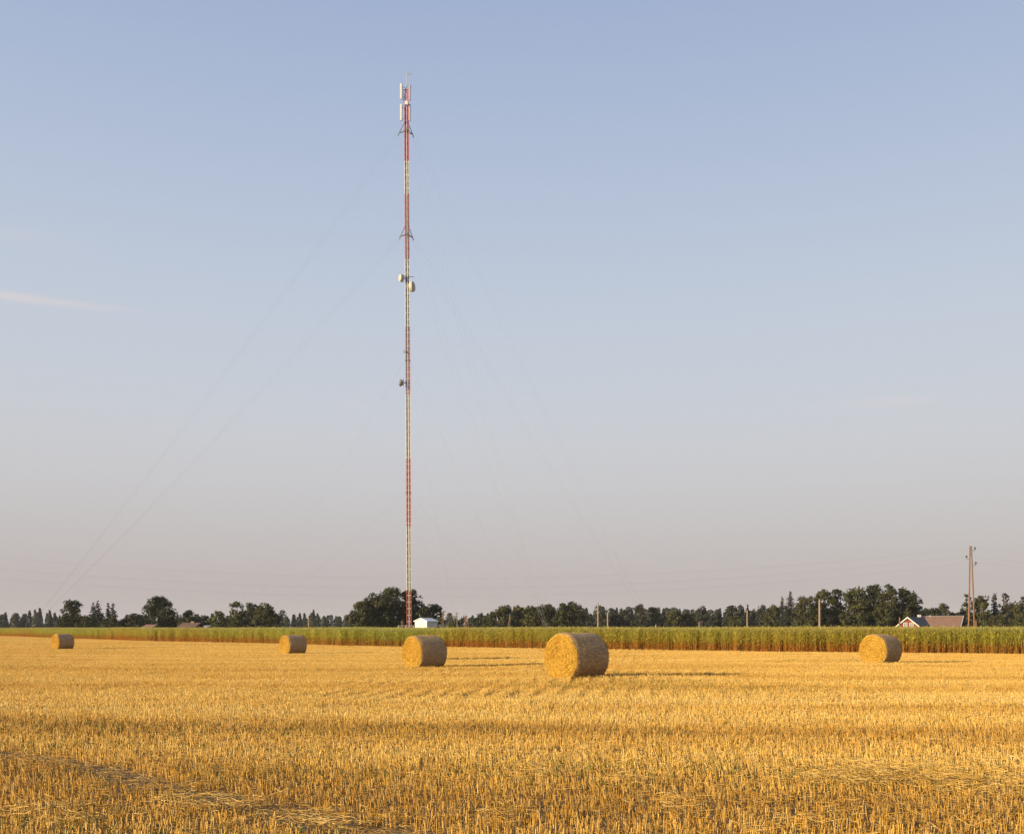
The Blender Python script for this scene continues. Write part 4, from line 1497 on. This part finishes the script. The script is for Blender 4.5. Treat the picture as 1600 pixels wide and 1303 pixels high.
# column, half width, top row, distance, shape, hue, label
TREES = [
 (113, 19, 938, 285, OK_, DK, 'dark broad tree left of the spruces, above the small distant bale'),
 (99, 15, 961, 275, BU, MD, 'low rounded bush at the left foot of the dark broad tree'),
 (146, 10, 939.5, 288, SP, CN, 'first of the four pointed spruces, beside the dark broad tree'),
 (153, 11, 937, 284, SP, CN, 'tallest of the four pointed spruces at the left'),
 (169, 9, 940, 288, SP, CN, 'third of the four pointed spruces, left one of the right hand pair'),
 (177, 11, 940.5, 283, SP, CN, 'rightmost of the four pointed spruces at the left'),
 (136, 16, 961, 272, BU, MD, 'low bush in front of the two left spruces'),
 (172, 20, 964, 270, BU, MD, 'brownish green bush below the right pair of spruces'),
 (196, 12, 962, 285, BU, DK, 'small bush just right of the spruces'),
 (212, 13, 958, 262, OK_, DK, 'small dark tree left of the tall dense tree'),
 (249, 25, 931, 275, OK_, DK, 'tall dense dark tree standing alone right of the spruces'),
 (262, 17, 950, 268, OK_, DK, 'lower side crown leaning on the tall dense dark tree'),
 (293, 14, 953, 262, OK_, DK, 'flat topped dark tree above the tiled roof'),
 (318, 13, 961, 278, OK_, BL_, 'greyish low tree between the tiled house and the leafy clump'),
 (341, 14, 954.5, 262, OK_, LT, 'lighter green round tree at the left end of the leafy clump'),
 (370, 17, 939.5, 268, OK_, MD, 'left crown of the leafy clump at mid left'),
 (391, 15, 940, 274, OK_, MD, 'middle crown of the leafy clump at mid left'),
 (414, 20, 941.5, 262, OK_, MD, 'rightmost and fullest crown of the leafy clump at mid left'),
 (368, 18, 967, 252, BU, LT, 'bushes at the foot of the leafy clump'),
 (434, 10, 959, 290, OK_, BL_, 'small greyish tree at the right shoulder of the leafy clump'),
 (563, 20, 941, 252, OK_, MD, 'lowest left part tree of the huge dark clump behind the mast'),
 (584, 27, 926, 256, OK_, MD, 'left hand big tree of the huge dark clump behind the mast'),
 (613, 33, 917.5, 258, OK_, DK, 'tallest big tree of the huge dark clump, just left of the mast'),
 (640, 23, 919.5, 262, OK_, DK, 'big dark tree directly behind the red foot of the mast'),
 (662, 16, 944, 258, OK_, DK, 'dark tree directly above the white hut'),
 (678, 17, 943, 268, OK_, DK, 'dark tree right above the hut roof with an open crown'),
 (685, 9, 965, 215, BU, YG, 'pale yellow green bush at the right end of the hut'),
 (703, 6, 972, 240, BU, YG, 'tiny pale bush between the poles right of the hut'),
 (713, 10, 967, 225, BU, LT, 'round green bush at the foot of the transformer pole'),
 (723, 8, 963, 300, OK_, BL_, 'small grey tree behind the braced poles'),
 (743, 9, 965, 300, OK_, BL_, 'small greyish tree at the left end of the oak row'),
 (754, 12, 957, 290, OK_, BL_, 'second greyish tree from the left end of the oak row'),
 (769, 12, 955, 285, OK_, MD, 'third tree from the left in the oak row'),
 (788, 16, 944, 270, OK_, MD, 'tree behind the leaning braced pole in the oak row'),
 (812, 15, 944.5, 275, OK_, LT, 'pointed lighter green tree in the oak row'),
 (830, 15, 945.5, 268, OK_, LT, 'lighter green tree left of the near black oak'),
 (854, 18, 942, 265, OK_, DK, 'very dark oak directly above the largest bale'),
 (891, 24, 939.5, 260, OK_, DK, 'rounded rightmost oak ending the oak row'),
 (921, 10, 958, 330, OK_, BL_, 'low grey green tree just left of the crossarm pole'),
 (942, 11, 952, 340, OK_, BL_, 'grey green tree behind the crossarm pole'),
 (959, 11, 951, 345, OK_, BL_, 'grey green tree behind the plain brown pole'),
 (978, 12, 951, 345, OK_, BL_, 'grey green tree midway between the plain pole and the taller far tree'),
 (999, 12, 943.5, 335, OK_, BL_, 'taller far tree standing up out of the wood right of the largest bale'),
 (1021, 12, 947.5, 340, OK_, BL_, 'far tree with a notched top above the guy wire anchor'),
 (1037, 9, 951, 345, SP, BL_, 'slim pointed far tree right of the guy wire anchor'),
 (1054, 13, 952, 315, OK_, MD, 'green full tree midway along the far wood'),
 (1076, 12, 955, 318, OK_, MD, 'second green full tree midway along the far wood'),
 (1096, 12, 946.5, 335, OK_, BL_, 'tall far tree behind the short pale post'),
 (1112, 8, 962, 345, OK_, BL_, 'low far tree in the dip right of the short pale post'),
 (1124, 8, 950.5, 340, SP, BL_, 'narrow pointed far tree right of the dip in the wood'),
 (1142, 12, 945.5, 335, OK_, BL_, 'far tree left of the straight brown pole'),
 (1157, 9, 945, 340, OK_, BL_, 'far tree touching the left of the straight brown pole'),
 (1168, 7, 943, 345, SP, BL_, 'pointed far tree right behind the straight brown pole'),
 (1178, 8, 950, 340, SP, BL_, 'small pointed far tree right of the straight brown pole'),
 (1150, 18, 962, 300, BU, MD, 'broad low shrub mass in front of the wood by the straight brown pole'),
 (1191, 11, 947.5, 325, OK_, BL_, 'far tree at the start of the rise towards the tall spruce'),
 (1208, 14, 945, 300, OK_, MD, 'round tree left below the tall spruce'),
 (1222, 8, 931, 292, SP, BL_, 'shorter twin top leaning beside the tall spruce'),
 (1235, 15, 921.5, 286, SP, BL_, 'tall shaggy spruce left of the big dark oaks'),
 (1262, 21, 930.5, 262, OK_, MD, 'leftmost crown of the big dark oaks right of the spruce'),
 (1289, 19, 921.5, 264, OK_, MD, 'crown behind the tall bare pole in the big dark oaks'),
 (1309, 15, 919.5, 268, OK_, DK, 'pointed crown right of the bare pole in the big dark oaks'),
 (1337, 21, 918, 262, OK_, MD, 'large crown left of centre in the big dark oaks'),
 (1363, 22, 914, 264, OK_, DK, 'tall middle crown of the big dark oaks above the right bale'),
 (1387, 19, 913, 258, OK_, MD, 'highest crown of the big dark oaks left of the red house'),
 (1411, 21, 919.5, 260, OK_, DK, 'crown of the big dark oaks directly above the red gable'),
 (1430, 15, 929, 262, OK_, DK, 'rightmost falling crown of the big dark oaks above the chimney'),
 (1455, 20, 947, 290, OK_, DK, 'low dark tree behind the long brown roof'),
 (1472, 14, 942, 300, OK_, MD, 'lighter topped tree behind the long brown roof'),
 (1492, 14, 957, 300, OK_, DK, 'low tree behind the right end of the long brown roof'),
 (1512, 10, 927, 268, 'birch', BL_, 'tall thin birch behind the A-frame pole'),
 (1505, 13, 951, 275, OK_, DK, 'low dark tree at the left foot of the A-frame pole'),
 (1534, 17, 930, 268, OK_, MD, 'leafy tree just right of the A-frame pole'),
 (1554, 8, 925.5, 272, 'birch', BL_, 'slim upright birch second right of the A-frame pole'),
 (1570, 9, 926, 270, 'birch', BL_, 'slim birch near the right edge beside a narrow sky gap'),
 (1578, 14, 940, 280, OK_, DK, 'dark full tree behind the birches near the right edge'),
 (1597, 15, 931, 262, OK_, MD, 'green tree cut by the right edge of the picture'),
 (1560, 17, 959, 235, BU, MD, 'rounded garden bush right of the A-frame pole'),
 (1535, 14, 968, 240, BU, LT, 'low hedge bush between the A-frame pole and the garden bush'),
]
ti_ = 0
for px, hw, py, d, shape, hue, label in TREES:
    ti_ += 1
    g0 = ground(px, d)
    H = wz(py, d) - g0.z
    wide = 1.12 if shape != OK_ else 1.34 if 1240 < px < 1440 else 1.24 if (735 < px < 1240 or px > 1500) else 1.14
    Wd = 2 * hw / F * d * wide
    leaf = .31 * d / 270
    if shape == SP:
        b, me = spruce_tree(500 + ti_, H, Wd * 1.15, hue, .5, leaf * .8)
    elif shape == 'birch':
        b, me = broad_tree(500 + ti_, H, Wd, H * .18, hue, leaf * .85, .75)
    elif shape == BU:
        b, me = broad_tree(500 + ti_, H, Wd, .1, hue, leaf * .85, 1.0)
    else:
        b, me = broad_tree(500 + ti_, H, Wd, min(H * .05, .4), hue, leaf)
    t = empty({SP: 'spruce_tree', OK_: 'broadleaf_tree', BU: 'bush', 'birch': 'birch_tree'}[shape], g0, 0)
    tag(t, label, 'bush' if shape == BU else 'tree', 'trees and bushes beyond the crop')
    b.build('trunk', M['bark'], t)
    obj('crown', me, M['leaf'], t)

# far wood behind everything: reads as one mass
parts = []
r_ = np.random.default_rng(77)
for px in np.arange(-330, 1960, 5.0):
    d = r_.uniform(560, 680)
    px_ = px + r_.uniform(-4, 4)
    prof = np.interp(px_, [-330, 0, 30, 60, 110, 200, 420, 470, 545, 700, 760, 930, 1100, 1240, 1500, 1600, 1960], [958, 963, 960, 958, 963, 966, 961, 959, 964, 967, 964, 951, 954, 951, 958, 950, 950])
    H = (HZ - (prof + r_.normal(0, 3.0))) / F * d + CAMH - .9
    con = r_.random() < .5
    g0 = np.array([wx(px_, d), d, .9])
    n = 560
    z = r_.random(n)
    z = z ** 1.5
    Rr = (H * r_.uniform(.22, .36) * (1.02 - z) ** 1.05 + .12) if con else (H * .26 * np.sin(np.pi * (.08 + .86 * z)) ** .6)
    a = r_.uniform(0, 6.28, n)
    rr = Rr * np.sqrt(r_.random(n))
    C = g0 + np.stack([np.cos(a) * rr, np.sin(a) * rr, z * H], 1)
    N = np.stack([np.cos(a), np.sin(a), r_.uniform(.2, 1, n)], 1) + r_.normal(0, .4, (n, 3))
    N /= np.linalg.norm(N, axis=1, keepdims=True)
    hue = np.array(CN if con else BL_) * r_.uniform(.8, 1.2)
    parts.append(leaf_cards(C, N, r_.uniform(.45, .95, n), hue[None] * r_.uniform(.7, 1.3, (n, 1)), r_))
fw = obj('far_wood', mesh_np('far_wood', *merge(parts)), M['leaf'])
tag(fw, 'dark far-off wood of conifers and broadleaf trees along the horizon', kind='stuff')
# ------------------------------------------------------------------ thin evening haze
HAZE_DENSITY = .00009
b = MB()
b.box((-4100, -400, -1.6), (4100, 5100, 83))
hm = bpy.data.materials.new('haze_air')
hm.use_nodes = True
hn = hm.node_tree.nodes
hn.clear()
ho_ = hn.new('ShaderNodeOutputMaterial')
hv = hn.new('ShaderNodeVolumePrincipled')
hv.inputs['Color'].default_value = (.80, .82, .88, 1)
hv.inputs['Density'].default_value = HAZE_DENSITY
hm.node_tree.links.new(hv.outputs[0], ho_.inputs['Volume'])
hz_o = b.build('haze', hm)
tag(hz_o, 'thin evening haze in the air over the fields', kind='stuff')
S.cycles.volume_bounces = 0
